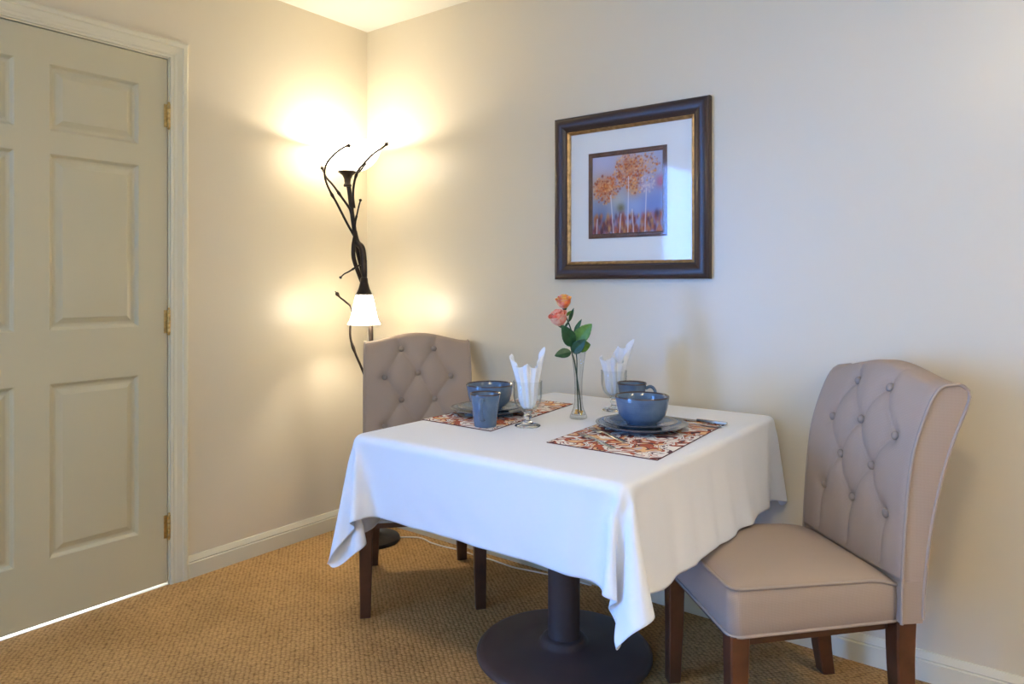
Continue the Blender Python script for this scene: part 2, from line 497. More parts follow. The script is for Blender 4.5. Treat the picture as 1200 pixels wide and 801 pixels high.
# thin glass: lets light straight through, reflects by Fresnel
def thin_glass(name, tint=(1, 1, 1), rough=.02, ior=1.45, edge=None):
    t = NT(name); tr = t.n('ShaderNodeBsdfTransparent'); tr.inputs[0].default_value = (*tint, 1)
    gl = t.n('ShaderNodeBsdfGlossy'); gl.inputs['Roughness'].default_value = rough
    fr = t.n('ShaderNodeFresnel'); ge = t.n('ShaderNodeNewGeometry'); mi = t.n('ShaderNodeMapRange')
    mi.inputs['To Min'].default_value = ior; mi.inputs['To Max'].default_value = 1/ior       # same reflectance from both sides
    t.l(ge.outputs['Backfacing'], mi.inputs['Value']); t.l(mi.outputs[0], fr.inputs['IOR'])
    mx = t.n('ShaderNodeMixShader'); t.l(fr.outputs[0], mx.inputs[0])
    if edge:
        lw = t.n('ShaderNodeLayerWeight'); lw.inputs['Blend'].default_value = .35
        t.l(t.ramp(lw.outputs['Facing'], [(.35, tint), (.95, edge)]), tr.inputs[0])
    t.l(tr.outputs[0], mx.inputs[1]); t.l(gl.outputs[0], mx.inputs[2]); t.l(mx.outputs[0], t.out.inputs['Surface'])
    return t.m
M['pane'] = thin_glass('window_pane')
M['picture_glass'] = thin_glass('picture_glass', ior=1.36, rough=.05)
M['thin'] = thin_glass('goblet_glass', tint=(.97, .98, .98), edge=(.78, .81, .81))
for o in bpy.data.objects:
    if o.name.startswith('pane'): o.data.materials[0] = M['pane']

# -------------------------------------------------------------------- table
TC = (1.511, -.517)
t = empty('pedestal_table', (*TC, 0)); tag(t, 'square dining table with a round brown metal pedestal base, under the white cloth', 'table')
lathe('base', [(0, 0), (.272, 0), (.277, .004), (.277, .012), (.270, .020), (.255, .0235), (.15, .030), (.085, .036), (.075, .040), (.070, .052), (.060, .058), (0, .058)], M['pedestal'], t, 96)
lathe('column', [(0, .05), (.0505, .05), (.0505, .69), (.0505, .695), (.085, .70), (.085, .704), (0, .704)], M['pedestal'], t, 48)
bm = bmesh.new()
tx0, tx1, ty0, ty1 = 1.1505, 2.0135, -1.0495, -.0445
add_box(bm, tx0-TC[0], tx1-TC[0], ty0-TC[1], ty1-TC[1], .705, .7335, bev=.005)
bmobj('tabletop', bm, M['table_board'], t)

# The settled drape of the tablecloth over the table top and both seats: one entry per grid row,
# holding x, y and z in fifths of a millimetre, each number a step from the one before it.
DRAPE = [
[[5348,-56,66,62,60,66,61,49,44,67,66,25,11,56,57,7,-32,34,102,110,110,110,110,110,110,110,110,110,110,109,110,110,110,110,110,110,110,110,110,110,110,110,109,110,110,110,108,109,110,107,110,106,93,77,43,48,69,59,-22,-66,-67,-43,29,52,44,56,45,9],[-5440,-4,-44,-21,-11,9,33,52,56,19,-20,-67,-70,-38,48,70,104,105,41,2,0,0,-7,-11,-6,7,10,5,-2,-3,3,5,-6,-13,-14,-5,4,6,-2,-3,5,9,3,-5,-10,-16,-17,-14,0,21,13,-26,-58,-79,-101,-33,-3,42,64,26,26,54,49,-7,-38,-51,-61,-52],[1771,0,13,67,81,85,83,76,73,67,66,52,47,41,17,0,-9,1,2,-3,0,1,0,0,0,-2,1,0,0,-2,1,-1,2,-1,-1,-1,2,-1,1,0,-2,0,0,-1,-1,0,1,-4,-1,4,-1,-1,-1,1,8,3,-5,-21,-38,-48,-50,-59,-78,-80,-74,-51,-1,14]],
[[5388,-38,5,36,51,63,65,56,46,58,67,38,14,47,64,14,-31,46,104,110,110,110,110,110,110,110,110,110,110,109,110,110,110,110,110,110,110,110,110,110,110,110,109,110,110,110,109,108,110,108,109,108,96,78,50,46,65,40,-34,-63,-57,2,50,35,0,6,21,63],[-5436,56,-43,-42,-29,-6,15,41,54,35,2,-57,-66,-46,31,65,105,100,35,3,-1,-7,-13,-6,2,6,6,-2,-2,5,6,1,-10,-13,-9,3,3,-3,-5,3,9,10,-6,-10,-2,-8,-11,-22,-5,24,16,-19,-53,-78,-97,-30,4,52,55,24,39,60,13,-44,-57,-56,-48,-10],[1718,53,87,88,88,88,80,79,73,69,62,56,42,43,23,-1,-10,3,1,0,-2,-1,0,-1,1,2,-3,-1,0,1,1,-1,-1,-1,3,-2,-1,0,-1,1,1,-1,-1,1,-1,2,-4,0,1,0,2,-3,-2,2,4,5,-8,-20,-40,-46,-54,-65,-77,-77,-78,-73,-77,-46]],
[[5456,-24,-18,-5,17,42,62,63,51,50,63,55,17,40,63,26,-28,57,107,110,109,110,110,110,110,110,110,110,110,110,109,110,110,110,110,110,110,110,110,110,110,109,110,110,110,110,109,109,110,107,109,109,100,78,51,51,59,18,-43,-59,-24,43,41,7,17,19,22,23],[-5375,27,-13,-33,-41,-34,-10,20,45,45,22,-34,-64,-50,10,62,107,94,30,1,-8,-15,-7,-1,5,4,-6,-1,6,10,0,-3,-13,-4,1,-1,-7,-5,0,9,11,1,-13,0,1,0,-20,-23,-3,26,18,-14,-46,-77,-97,-24,16,59,44,27,55,31,-30,-59,-53,-50,-48,-48],[1734,94,105,99,101,90,85,77,70,65,63,60,47,41,22,3,-7,1,3,-2,-1,0,-2,2,0,-3,3,-1,-1,-2,3,-3,3,-2,-2,0,2,0,0,1,-3,0,2,-3,3,-3,2,-2,0,0,2,-4,0,1,6,3,-11,-27,-42,-44,-54,-70,-75,-74,-81,-80,-79,-77]],
[[5539,-22,-22,-23,-14,2,33,60,61,50,54,63,33,29,61,36,-21,67,108,110,109,110,110,110,110,110,110,110,110,110,109,110,110,110,110,110,110,110,110,110,110,109,110,110,110,110,109,109,110,108,109,109,103,79,56,53,49,-4,-49,-41,28,46,36,19,19,27,28,28],[-5342,11,-2,-11,-25,-38,-38,-15,25,44,39,-3,-54,-55,-10,55,108,88,23,-4,-16,-10,-2,2,1,-6,0,2,10,4,-4,-5,-3,-1,-2,-5,-7,-1,5,7,3,-2,-6,2,7,-7,-21,-18,-1,24,18,-8,-38,-77,-94,-17,29,58,34,45,43,-19,-36,-51,-51,-43,-40,-43],[1793,108,106,102,105,98,92,78,72,68,65,53,48,44,29,3,-7,4,1,-3,1,-3,0,2,-2,1,-2,2,-2,0,1,-1,1,1,-1,-3,1,1,0,0,0,-1,0,1,-1,1,0,-2,0,0,0,1,-3,3,1,3,-13,-31,-40,-49,-60,-73,-74,-79,-78,-83,-82,-87]],
[[5630,-26,-25,-26,-26,-23,-10,24,57,60,48,59,53,25,53,50,-15,77,109,110,110,109,110,110,110,110,110,110,110,110,110,109,110,110,110,110,110,110,110,110,110,109,110,110,110,110,109,109,110,109,108,110,106,80,60,57,33,-26,-44,12,47,39,32,28,28,28,33,36],[-5329,3,1,0,-5,-18,-33,-41,-19,28,44,25,-31,-55,-29,45,108,80,13,-9,-14,-6,2,-2,-5,-5,7,4,4,-2,-4,0,4,-3,-6,-8,-2,5,3,1,0,1,-1,3,3,-9,-16,-12,-1,19,19,-4,-29,-76,-91,-7,44,49,37,51,-7,-32,-41,-44,-46,-44,-39,-32],[1870,103,107,103,105,98,99,91,74,71,61,57,50,41,35,9,-7,4,1,-4,1,-2,1,1,-1,0,-2,1,0,0,-1,1,-2,2,-2,1,1,-1,-1,-1,1,1,1,-1,-1,0,0,-2,0,-1,1,1,-2,1,3,1,-20,-34,-41,-51,-67,-72,-76,-78,-81,-81,-85,-84]],
[[5720,-29,-29,-28,-29,-28,-29,-19,14,54,58,47,62,40,37,61,-4,87,110,109,110,109,110,110,110,110,110,110,110,110,110,109,110,110,110,110,110,110,110,110,110,109,110,110,110,110,110,109,110,109,107,110,108,81,67,59,7,-37,3,47,44,30,30,33,36,41,42,43],[-5339,7,6,4,2,-1,-9,-27,-43,-23,30,44,-1,-43,-45,28,109,69,4,-13,-5,-6,-1,-5,-4,0,7,2,-1,-3,0,5,2,-4,-10,-3,5,3,-5,0,2,6,0,-1,0,-6,-8,-11,-5,14,22,0,-20,-75,-87,9,52,40,55,1,-21,-45,-45,-43,-40,-32,-27,-26],[1944,104,101,103,102,104,95,99,87,75,67,55,54,42,33,14,-4,4,0,1,-3,1,-1,0,0,1,-1,0,-1,0,0,0,-1,-1,2,-1,-1,0,2,-2,1,1,0,-2,1,0,-2,2,-4,4,-2,-1,1,1,1,-4,-23,-33,-51,-60,-68,-71,-73,-77,-82,-81,-86,-88]],
[[5807,-30,-31,-32,-31,-31,-32,-33,-25,5,51,56,49,45,43,67,11,96,110,109,110,110,109,110,110,110,110,110,110,110,110,110,109,110,110,110,110,110,110,110,110,109,110,110,110,110,110,109,110,109,108,110,109,77,80,55,-20,-1,44,49,28,30,42,46,48,47,46,45],[-5321,-1,0,2,2,2,2,-2,-20,-43,-27,33,40,-41,-38,6,110,53,-2,-11,-2,-8,-2,-4,-1,4,6,-5,-2,2,2,4,-3,-4,-5,0,4,0,-8,2,7,6,-4,-5,3,0,-7,-8,-10,14,21,1,-9,-79,-75,30,49,55,-14,16,-49,-48,-39,-28,-20,-14,-11,-8],[2009,106,104,98,103,101,97,94,97,86,77,61,51,50,35,19,-1,4,0,-2,-2,0,0,-1,2,-3,-1,2,-1,0,0,-1,0,0,2,0,0,-2,2,0,-1,-2,3,-1,0,-2,2,-3,1,-1,2,1,-3,2,0,-10,-25,-44,-59,-61,-68,-70,-78,-77,-83,-86,-89,-91]],
[[5876,-26,-28,-32,-32,-33,-33,-33,-34,-32,-3,47,56,60,34,64,31,103,110,109,110,110,110,109,110,110,110,110,110,110,110,110,109,110,110,110,110,110,110,110,110,109,110,110,110,110,110,109,110,109,109,109,109,81,88,44,-9,43,39,27,42,52,52,48,44,40,38,34],[-5260,-15,-15,-12,-6,-4,-1,3,5,-12,-41,-29,34,22,-46,-22,106,38,-5,-11,2,-11,0,-2,3,-1,3,-3,0,5,-1,1,-3,-4,3,-3,2,-4,-2,3,8,-2,-1,-5,7,-2,-3,-9,-9,12,20,-11,13,-75,-65,51,54,-18,39,-53,-42,-25,-10,-3,4,6,6,8],[2070,107,102,97,103,97,100,98,93,95,86,75,56,49,41,27,-2,6,-3,1,-3,-1,1,2,-1,1,-2,-1,0,1,1,-2,0,2,-3,3,-2,1,0,1,-3,3,-3,2,-2,2,-2,0,-1,1,0,0,-1,0,3,-19,-32,-54,-60,-66,-69,-80,-77,-87,-89,-92,-97,-95]],
[[5864,-9,-10,-14,-18,-24,-29,-32,-36,-34,-35,-13,47,64,62,36,59,107,110,110,109,110,110,110,110,109,110,110,110,110,110,110,109,110,110,110,110,110,110,110,110,109,110,110,110,110,110,110,109,110,109,109,108,102,81,26,49,18,39,52,55,48,38,31,26,23,19,18],[-5164,-22,-22,-24,-23,-21,-17,-11,-3,10,-4,-37,-28,18,20,-57,92,22,-12,1,-1,-10,4,1,0,-3,1,-1,3,4,-3,-1,-1,1,1,-3,-1,-2,1,4,1,-1,0,-1,5,-3,-4,-3,-7,8,15,-11,21,-41,-74,65,-11,55,-49,-30,-7,8,14,15,17,12,13,12],[2115,105,103,103,100,102,100,97,94,96,94,88,77,52,41,32,6,4,-1,-3,0,2,-3,0,0,2,0,0,-1,-2,1,1,-1,-1,1,0,0,0,-1,0,2,0,-1,-1,1,1,1,-2,1,-2,-1,0,0,-5,5,-25,-49,-56,-68,-72,-80,-86,-91,-96,-96,-102,-99,-100]],
[[5765,0,1,4,3,2,-1,-8,-16,-26,-34,-34,-27,54,63,38,92,109,110,110,110,109,110,110,110,109,110,110,110,110,110,110,110,109,110,110,110,110,110,110,110,110,109,110,110,110,110,109,110,110,109,109,110,110,88,64,-8,58,58,49,33,22,16,11,9,7,7,8],[-5143,-9,-10,-11,-12,-16,-21,-25,-24,-21,-8,12,-26,-19,32,-56,58,2,1,-1,-1,0,0,0,-1,-1,1,2,1,0,-1,0,0,0,-1,-2,0,1,2,0,-1,0,2,1,0,-2,-2,1,0,0,1,1,0,1,-67,25,59,-28,-13,9,19,21,18,14,12,9,8,5],[2134,107,106,102,105,105,103,101,103,95,98,93,94,73,47,32,19,-2,-2,3,0,-2,3,-1,-1,0,-1,-1,1,2,-3,1,0,1,1,0,-3,1,-2,2,1,0,-2,1,-1,1,1,-2,2,0,-2,-4,0,-3,4,-41,-58,-64,-76,-89,-96,-97,-101,-103,-104,-104,-105,-107]],
[[5677,5,4,3,5,5,5,6,8,7,3,-7,-26,-41,49,65,110,108,110,109,110,109,110,110,110,110,109,110,110,110,110,110,110,109,110,110,110,110,110,110,110,110,110,109,110,110,110,110,110,110,110,110,110,111,111,29,51,59,37,18,10,5,3,2,1,-1,0,0],[-5182,-2,-4,-8,-2,-3,1,-3,-8,-13,-22,-26,-24,22,-31,-23,-8,8,4,3,0,0,1,-1,0,0,1,0,0,-1,1,0,0,-1,-1,-1,0,1,0,0,0,1,0,0,0,-1,1,-1,0,-1,-1,0,0,-1,2,51,36,-41,18,21,18,15,10,8,9,7,5,4],[2143,105,105,108,104,105,105,107,103,106,101,104,94,93,77,48,17,-1,2,-1,0,-1,2,-2,1,0,0,0,0,-2,3,-1,0,1,-2,0,0,-1,0,0,0,1,-1,0,2,-2,2,0,-2,2,-4,-1,1,-7,-6,-58,-79,-68,-97,-104,-104,-103,-109,-107,-106,-105,-109,-108]],
[[5592,10,8,7,4,8,6,6,7,8,7,8,14,27,-35,77,121,108,110,110,110,110,110,110,110,110,110,110,110,110,110,110,110,110,109,110,110,110,110,110,110,110,110,110,110,109,110,110,110,111,110,110,110,111,118,66,60,11,6,3,2,1,-1,1,0,0,-1,0],[-5201,-2,-3,-2,-3,-2,-2,-1,-2,-2,-1,-2,-3,-14,-1,-21,0,10,0,2,0,-1,0,0,0,0,0,0,1,-1,0,0,0,1,-1,0,-1,1,0,0,0,0,0,0,0,0,0,1,-2,0,-2,1,-2,-2,-3,14,17,23,13,12,10,11,5,14,6,14,11,9],[2150,103,105,106,109,103,107,105,107,103,106,106,102,101,112,67,0,0,0,0,0,0,0,0,0,0,0,0,0,0,0,0,0,0,0,0,0,0,0,0,0,0,0,0,0,0,0,0,0,0,0,0,0,0,0,-75,-89,-105,-109,-108,-108,-106,-111,-105,-111,-106,-107,-109]],
[[5595,9,9,9,10,11,15,14,13,11,11,8,8,-25,-15,68,119,113,110,110,110,110,110,110,110,110,110,110,110,110,110,110,110,110,109,110,110,110,110,110,110,110,110,110,110,110,110,110,109,111,110,110,110,110,114,87,-20,-9,-3,-2,-2,-2,-2,-2,-1,-1,0,0],[-5091,-2,-3,-3,-2,-3,-4,-3,-3,-3,-3,-2,-2,-8,-1,-4,-4,2,1,0,0,0,0,0,0,0,0,0,0,0,0,0,0,0,0,0,0,0,0,0,0,0,0,0,0,0,0,0,0,0,-1,0,0,-1,0,0,3,2,1,2,2,2,2,2,1,2,2,2],[2158,103,105,106,104,107,103,105,105,104,105,106,105,101,114,61,0,0,0,0,0,0,0,0,0,0,0,0,0,0,0,0,0,0,0,0,0,0,0,0,0,0,0,0,0,0,0,0,0,0,0,0,0,0,0,-42,-113,-107,-106,-110,-106,-109,-107,-108,-105,-109,-106,-107]],
[[5615,10,10,10,10,10,8,7,5,2,-1,2,1,12,-17,70,119,111,110,110,110,109,110,110,110,110,110,110,110,110,110,110,110,110,109,110,110,110,110,110,110,110,110,110,110,110,110,109,110,110,110,110,110,111,113,82,-16,-12,-6,-5,-4,-4,-3,-3,-3,-2,-3,-2],[-4983,-2,-3,-3,-2,-3,-3,-2,-3,-4,-4,-4,-3,-3,-3,-4,-1,2,0,0,0,0,0,0,0,0,0,0,0,0,0,0,0,0,0,0,0,0,0,0,0,0,0,0,0,0,0,0,0,0,0,0,0,0,-1,2,1,0,2,2,1,2,2,1,2,1,2,2],[2163,104,105,105,104,104,107,104,106,105,104,105,105,102,113,56,0,-1,0,1,0,0,0,0,0,-1,1,-1,-1,2,0,0,-1,1,0,-1,1,0,0,0,0,0,0,0,-1,1,0,-2,2,-2,2,-2,2,0,0,-41,-112,-105,-107,-108,-104,-110,-105,-106,-108,-106,-105,-109]],
[[5609,11,11,10,9,3,3,3,4,5,6,7,8,11,-13,70,117,110,110,110,110,109,110,110,110,110,110,110,110,110,110,110,110,110,109,110,110,110,110,110,110,110,110,110,110,110,110,109,110,110,110,110,110,110,112,82,-15,9,1,-2,-1,-2,0,-3,-3,-3,0,-1],[-4873,-2,-3,-3,-3,-3,-3,-3,-3,-3,-3,-4,-3,-3,-4,-3,0,1,0,0,0,0,0,0,0,0,0,0,0,0,0,0,0,0,0,0,0,0,0,0,0,0,0,0,0,0,0,0,0,0,0,0,0,0,-1,2,1,-1,0,1,0,1,1,1,2,2,0,2],[2174,102,107,104,101,107,103,103,105,107,103,105,103,104,110,54,0,0,0,0,0,0,0,0,-1,0,1,0,0,0,0,0,0,-2,2,0,0,0,-1,1,-1,1,-1,1,0,0,-1,1,0,0,-1,1,0,0,0,-44,-106,-109,-104,-110,-104,-108,-104,-107,-109,-107,-104,-107]],
[[5576,15,15,14,14,12,10,9,8,8,7,6,5,1,-12,72,114,110,110,110,110,109,110,110,110,110,110,110,110,110,110,110,110,110,109,110,110,110,110,110,110,110,110,110,110,110,110,109,110,110,110,110,110,110,112,80,-14,12,6,7,4,3,2,1,1,-1,-1,-1],[-4768,-2,-1,-2,-2,-2,-3,-3,-4,-3,-3,-4,-3,-3,-3,-2,0,0,0,0,0,0,0,0,0,0,0,0,0,0,0,0,0,0,0,0,0,0,0,0,0,0,0,0,0,0,0,0,0,0,0,0,0,0,0,1,0,0,0,-1,0,0,0,0,0,1,1,1],[2184,103,104,104,102,103,105,105,104,103,105,102,104,106,106,52,0,0,0,0,-2,2,0,-2,2,-1,1,0,-2,2,0,0,0,-2,1,1,0,0,0,0,0,0,0,-1,1,0,0,-1,-1,2,-1,1,-2,2,0,-44,-110,-104,-109,-104,-109,-104,-110,-106,-106,-107,-108,-105]],
[[5525,17,18,17,17,17,15,15,13,13,13,11,10,-1,-11,72,113,110,110,110,110,109,110,110,110,110,110,110,110,110,110,110,110,110,109,110,110,110,110,110,110,110,110,110,110,110,110,109,110,110,110,110,110,110,111,79,-11,6,7,7,8,8,8,7,6,4,2,2],[-4672,0,0,0,-1,0,-2,-1,-2,-3,-3,-3,-3,-4,-2,-2,0,1,0,0,0,0,0,0,0,0,0,0,0,0,0,0,0,0,0,0,0,0,0,0,0,0,0,0,0,0,0,0,0,0,0,0,0,-1,0,1,0,0,0,-1,0,0,0,0,-1,0,0,1],[2198,105,101,102,102,103,104,102,103,104,104,102,102,105,107,48,0,0,0,0,0,0,0,0,0,-1,1,0,0,0,0,0,0,0,0,0,0,0,0,0,0,-1,1,-1,0,1,-1,0,1,-1,1,0,0,0,0,-44,-110,-107,-107,-108,-106,-107,-108,-107,-107,-108,-108,-106]],
[[5473,16,17,16,17,15,15,15,15,16,15,18,20,32,-11,73,112,110,110,110,110,109,110,110,110,110,110,110,110,110,110,110,110,110,109,110,110,110,110,110,110,110,110,110,110,110,110,109,110,110,110,110,110,110,111,78,-8,4,7,7,9,9,10,10,12,10,8,7],[-4576,-1,0,-1,0,-2,-1,-2,-1,-1,-1,0,1,0,-1,-1,0,0,0,0,0,0,0,0,0,0,0,0,0,0,0,0,0,0,0,0,0,0,0,0,0,0,0,0,0,0,0,0,0,0,0,0,0,-1,1,0,0,0,0,0,-1,0,0,0,0,-1,0,0],[2214,103,100,103,102,103,103,102,102,104,100,105,99,99,105,48,0,0,-1,1,-1,1,0,0,0,0,0,-2,2,-1,1,0,0,-1,0,-1,2,0,-2,1,0,1,-2,2,0,-1,1,0,0,0,-1,1,0,0,0,-43,-110,-110,-108,-104,-109,-107,-107,-109,-106,-108,-109,-106]],
[[5431,16,17,17,18,19,19,21,21,23,24,28,26,20,-10,73,111,110,110,110,110,109,110,110,110,110,110,110,110,110,110,110,110,110,109,110,110,110,110,110,110,110,110,110,110,110,110,109,110,110,110,110,110,110,111,78,-9,8,5,6,6,8,9,10,12,14,10,11],[-4475,0,-1,0,0,0,0,0,0,0,0,0,0,1,-1,-1,0,0,0,0,0,0,0,0,0,0,0,0,0,0,0,0,0,0,0,0,0,0,0,0,0,0,0,0,0,0,0,0,0,0,0,0,0,0,0,0,0,0,0,0,-1,0,0,0,0,-1,0,0],[2228,101,103,99,103,101,102,102,100,100,101,99,100,100,105,48,0,0,-1,1,-1,1,0,0,0,-1,0,1,0,-1,0,1,0,0,-2,2,-1,1,-1,0,1,-1,1,-1,0,1,-1,0,1,0,0,0,0,0,0,-44,-110,-106,-109,-105,-111,-106,-106,-107,-108,-105,-109,-107]],
[[5409,19,20,22,22,24,23,24,23,23,22,23,22,24,-10,73,111,110,110,110,110,109,110,110,110,110,110,110,110,110,110,110,110,110,109,110,110,110,110,110,110,110,110,110,110,110,110,109,110,110,110,110,110,110,111,76,-7,5,6,6,8,8,8,10,10,12,14,13],[-4367,0,0,0,1,0,0,0,0,0,0,0,0,1,-1,-1,0,0,0,0,0,0,0,0,0,0,0,0,0,0,0,0,0,0,0,0,0,0,0,0,0,0,0,0,0,0,0,0,0,0,0,0,0,0,0,0,0,0,0,0,0,-1,0,0,0,0,-1,0],[2236,101,101,102,98,101,100,102,98,102,98,103,97,100,107,46,0,0,0,0,0,0,0,0,0,0,0,-2,2,-1,0,1,0,-1,1,0,0,0,-1,1,0,-1,1,0,0,0,0,-1,1,-1,0,1,-1,1,0,-43,-110,-107,-107,-106,-105,-107,-107,-105,-109,-105,-105,-107]],
[[5401,25,25,27,26,25,25,25,24,23,22,21,19,12,-10,72,112,110,110,110,110,109,110,110,110,110,110,110,110,110,110,110,110,110,109,110,110,110,110,110,110,110,110,110,110,110,110,109,110,110,110,110,110,110,111,76,-9,5,5,4,4,6,8,7,10,11,11,13],[-4257,0,0,0,0,0,0,0,0,0,0,1,0,0,0,0,-1,0,0,0,0,0,0,0,0,0,0,0,0,0,0,0,0,0,0,0,0,0,0,0,0,0,0,0,0,0,0,0,0,0,0,0,0,0,0,0,0,0,0,0,0,0,0,0,-1,0,0,0],[2246,97,101,98,99,100,98,99,100,101,100,100,101,101,105,46,0,0,0,-1,1,-1,1,0,-1,0,-1,2,0,-1,0,0,1,0,-1,1,-2,1,-1,2,-2,2,-1,0,-1,2,0,0,0,0,0,0,0,0,0,-44,-105,-107,-106,-106,-107,-105,-103,-108,-104,-105,-106,-105]],
[[5405,28,30,28,26,25,24,23,22,21,20,17,15,16,-10,72,112,110,110,110,110,109,110,110,110,110,110,110,110,110,110,110,110,110,109,110,110,110,110,110,110,110,110,110,110,110,110,109,110,110,110,110,110,110,110,76,-10,4,4,4,5,5,7,7,9,10,11,12],[-4147,0,0,0,0,0,0,0,0,0,0,1,0,0,0,0,0,-1,0,0,0,0,0,0,0,0,0,0,0,0,0,0,0,0,0,0,0,0,0,0,0,0,0,0,0,0,0,0,0,0,0,0,0,0,0,1,0,-1,0,0,0,0,0,0,0,-1,0,0],[2248,100,96,99,99,99,97,101,101,99,100,101,101,102,103,46,0,0,0,0,0,-1,1,0,0,0,-1,-1,2,0,0,-2,2,0,0,0,0,0,0,0,0,0,0,0,0,0,0,0,0,0,0,0,0,0,0,-41,-108,-107,-103,-106,-102,-106,-106,-104,-103,-105,-104,-105]],
[[5410,31,30,26,26,24,23,22,21,20,19,18,17,13,-10,73,111,110,110,110,110,109,110,110,110,110,110,110,110,110,110,110,110,110,109,110,110,110,110,110,110,110,110,110,110,110,110,109,110,110,110,110,110,110,111,75,-7,6,5,7,7,8,8,11,11,11,14,12],[-4037,0,0,0,0,0,0,0,0,0,1,0,0,0,0,0,0,-1,0,0,0,0,0,0,0,0,0,0,0,0,0,0,0,0,0,0,0,0,0,0,0,0,0,0,0,0,0,0,0,0,0,0,0,1,0,0,0,0,-1,0,0,0,0,0,0,0,-1,0],[2253,99,95,99,99,100,97,100,100,99,101,98,99,104,101,48,0,0,0,0,0,-1,1,0,0,-1,-1,1,1,0,-1,1,0,0,-1,0,-1,2,0,-1,1,0,0,-1,0,1,0,0,0,0,0,0,0,0,0,-42,-107,-105,-106,-102,-105,-103,-106,-103,-104,-106,-102,-107]],
[[5416,30,29,27,24,24,22,21,21,19,17,16,16,18,-10,73,111,110,110,110,110,109,110,110,110,110,110,110,110,110,110,110,110,110,109,110,110,110,110,110,110,110,110,110,110,110,110,109,110,110,110,110,110,110,111,77,-8,8,7,6,9,10,11,10,12,15,13,17],[-3927,0,0,0,0,0,0,0,0,0,1,0,0,0,0,0,0,0,0,0,0,0,0,0,0,0,0,0,0,0,0,0,0,0,0,0,0,0,0,0,0,0,0,0,0,0,0,0,0,0,0,0,0,0,0,0,0,0,0,-1,0,0,0,0,0,0,-1,0],[2258,98,96,96,99,98,101,98,100,98,100,102,100,99,103,46,0,0,0,0,0,0,0,-1,1,0,0,0,0,-1,0,1,0,0,-2,2,-1,1,-2,2,0,0,-1,0,1,0,0,0,0,0,0,0,-1,1,0,-44,-106,-103,-105,-107,-104,-103,-104,-107,-105,-101,-107,-102]],
[[5420,31,28,25,25,23,22,21,20,19,19,18,16,13,-11,73,112,110,110,110,110,109,110,110,110,110,110,110,110,110,110,110,110,110,109,110,110,110,110,110,110,110,110,110,110,110,110,109,110,110,110,110,110,110,112,76,-7,8,8,8,9,9,11,14,13,12,15,17],[-3817,0,0,0,0,0,0,0,0,1,0,0,0,0,0,0,0,0,0,0,0,0,0,0,0,0,0,0,0,0,0,0,0,0,0,0,0,0,0,0,0,0,0,0,0,0,0,0,0,0,0,0,0,0,0,0,0,0,0,0,0,0,-1,0,0,0,0,0],[2264,94,97,98,96,100,99,98,100,99,99,100,97,100,104,47,0,0,0,0,0,0,0,0,0,-2,2,-1,1,0,0,-1,1,-1,1,0,0,0,-2,2,0,-1,-1,2,-1,0,0,1,0,0,-1,0,1,0,0,-42,-109,-106,-103,-107,-106,-104,-106,-103,-105,-107,-105,-102]],
[[5425,29,27,26,24,23,21,21,20,19,18,17,16,14,-10,72,112,110,110,110,110,109,110,110,110,110,110,110,110,110,110,110,110,110,109,110,110,110,110,110,110,110,110,110,110,110,110,109,110,110,110,110,110,110,112,77,-9,9,8,8,10,10,12,12,15,13,17,13],[-3707,0,0,0,0,0,0,1,0,0,0,0,0,0,0,0,0,0,0,0,0,0,0,0,0,0,0,0,0,0,0,0,0,0,0,0,0,0,0,0,0,0,0,0,0,0,0,0,0,0,0,0,0,0,0,0,0,0,0,0,0,0,0,0,-1,0,0,0],[2267,95,98,96,98,99,99,97,99,96,101,99,100,98,105,45,0,0,0,-1,1,0,0,-2,0,2,0,0,0,0,0,0,0,0,0,0,0,0,-2,1,0,1,-1,1,0,0,0,-1,1,-1,0,1,0,0,0,-45,-108,-105,-105,-108,-105,-104,-107,-106,-102,-108,-103,-108]],
[[5428,29,28,25,24,22,21,21,19,19,17,17,16,14,-11,73,112,110,110,110,110,109,110,110,110,110,110,110,110,110,110,110,110,110,109,110,110,110,110,110,110,110,110,110,110,110,110,109,110,110,110,110,110,110,111,77,-11,7,7,6,8,10,8,12,9,14,12,12],[-3597,0,0,0,0,0,1,0,0,0,0,0,0,0,0,0,0,0,0,0,0,0,0,0,0,0,0,0,0,0,0,0,0,0,0,0,0,0,0,0,0,0,0,0,0,0,0,0,0,0,0,0,0,0,0,0,0,0,0,0,0,0,0,0,0,-1,0,0],[2273,95,95,97,99,96,99,97,98,98,99,100,100,98,101,47,0,0,0,-2,2,0,-1,1,-1,1,0,0,0,-1,1,0,0,0,-2,1,1,0,0,0,0,0,0,0,0,0,-2,0,0,2,-1,1,0,0,0,-44,-109,-104,-106,-107,-106,-103,-109,-102,-109,-102,-106,-107]],
[[5434,27,27,25,23,22,21,19,20,18,18,17,15,14,-10,72,112,110,110,110,110,109,110,110,110,110,110,110,110,110,110,110,110,110,109,110,110,110,110,110,110,110,110,110,110,110,110,109,110,110,110,110,110,110,111,77,-11,6,7,8,7,7,10,9,11,11,13,12],[-3486,-1,0,0,1,0,0,0,0,0,0,0,0,0,1,-1,0,0,0,0,0,0,0,0,0,0,0,0,0,0,0,0,0,0,0,0,0,0,0,0,0,0,0,0,0,0,0,0,0,0,0,0,0,0,0,0,0,0,0,0,0,0,0,0,0,0,0,-1],[2275,96,97,98,97,95,99,98,96,100,96,100,98,99,103,45,0,0,0,0,-1,1,0,0,0,-2,2,0,0,-2,2,0,0,0,-1,1,0,0,0,-2,2,0,-1,1,0,-1,1,-2,2,0,-1,1,0,0,0,-45,-107,-104,-105,-104,-106,-108,-103,-107,-103,-106,-103,-107]],
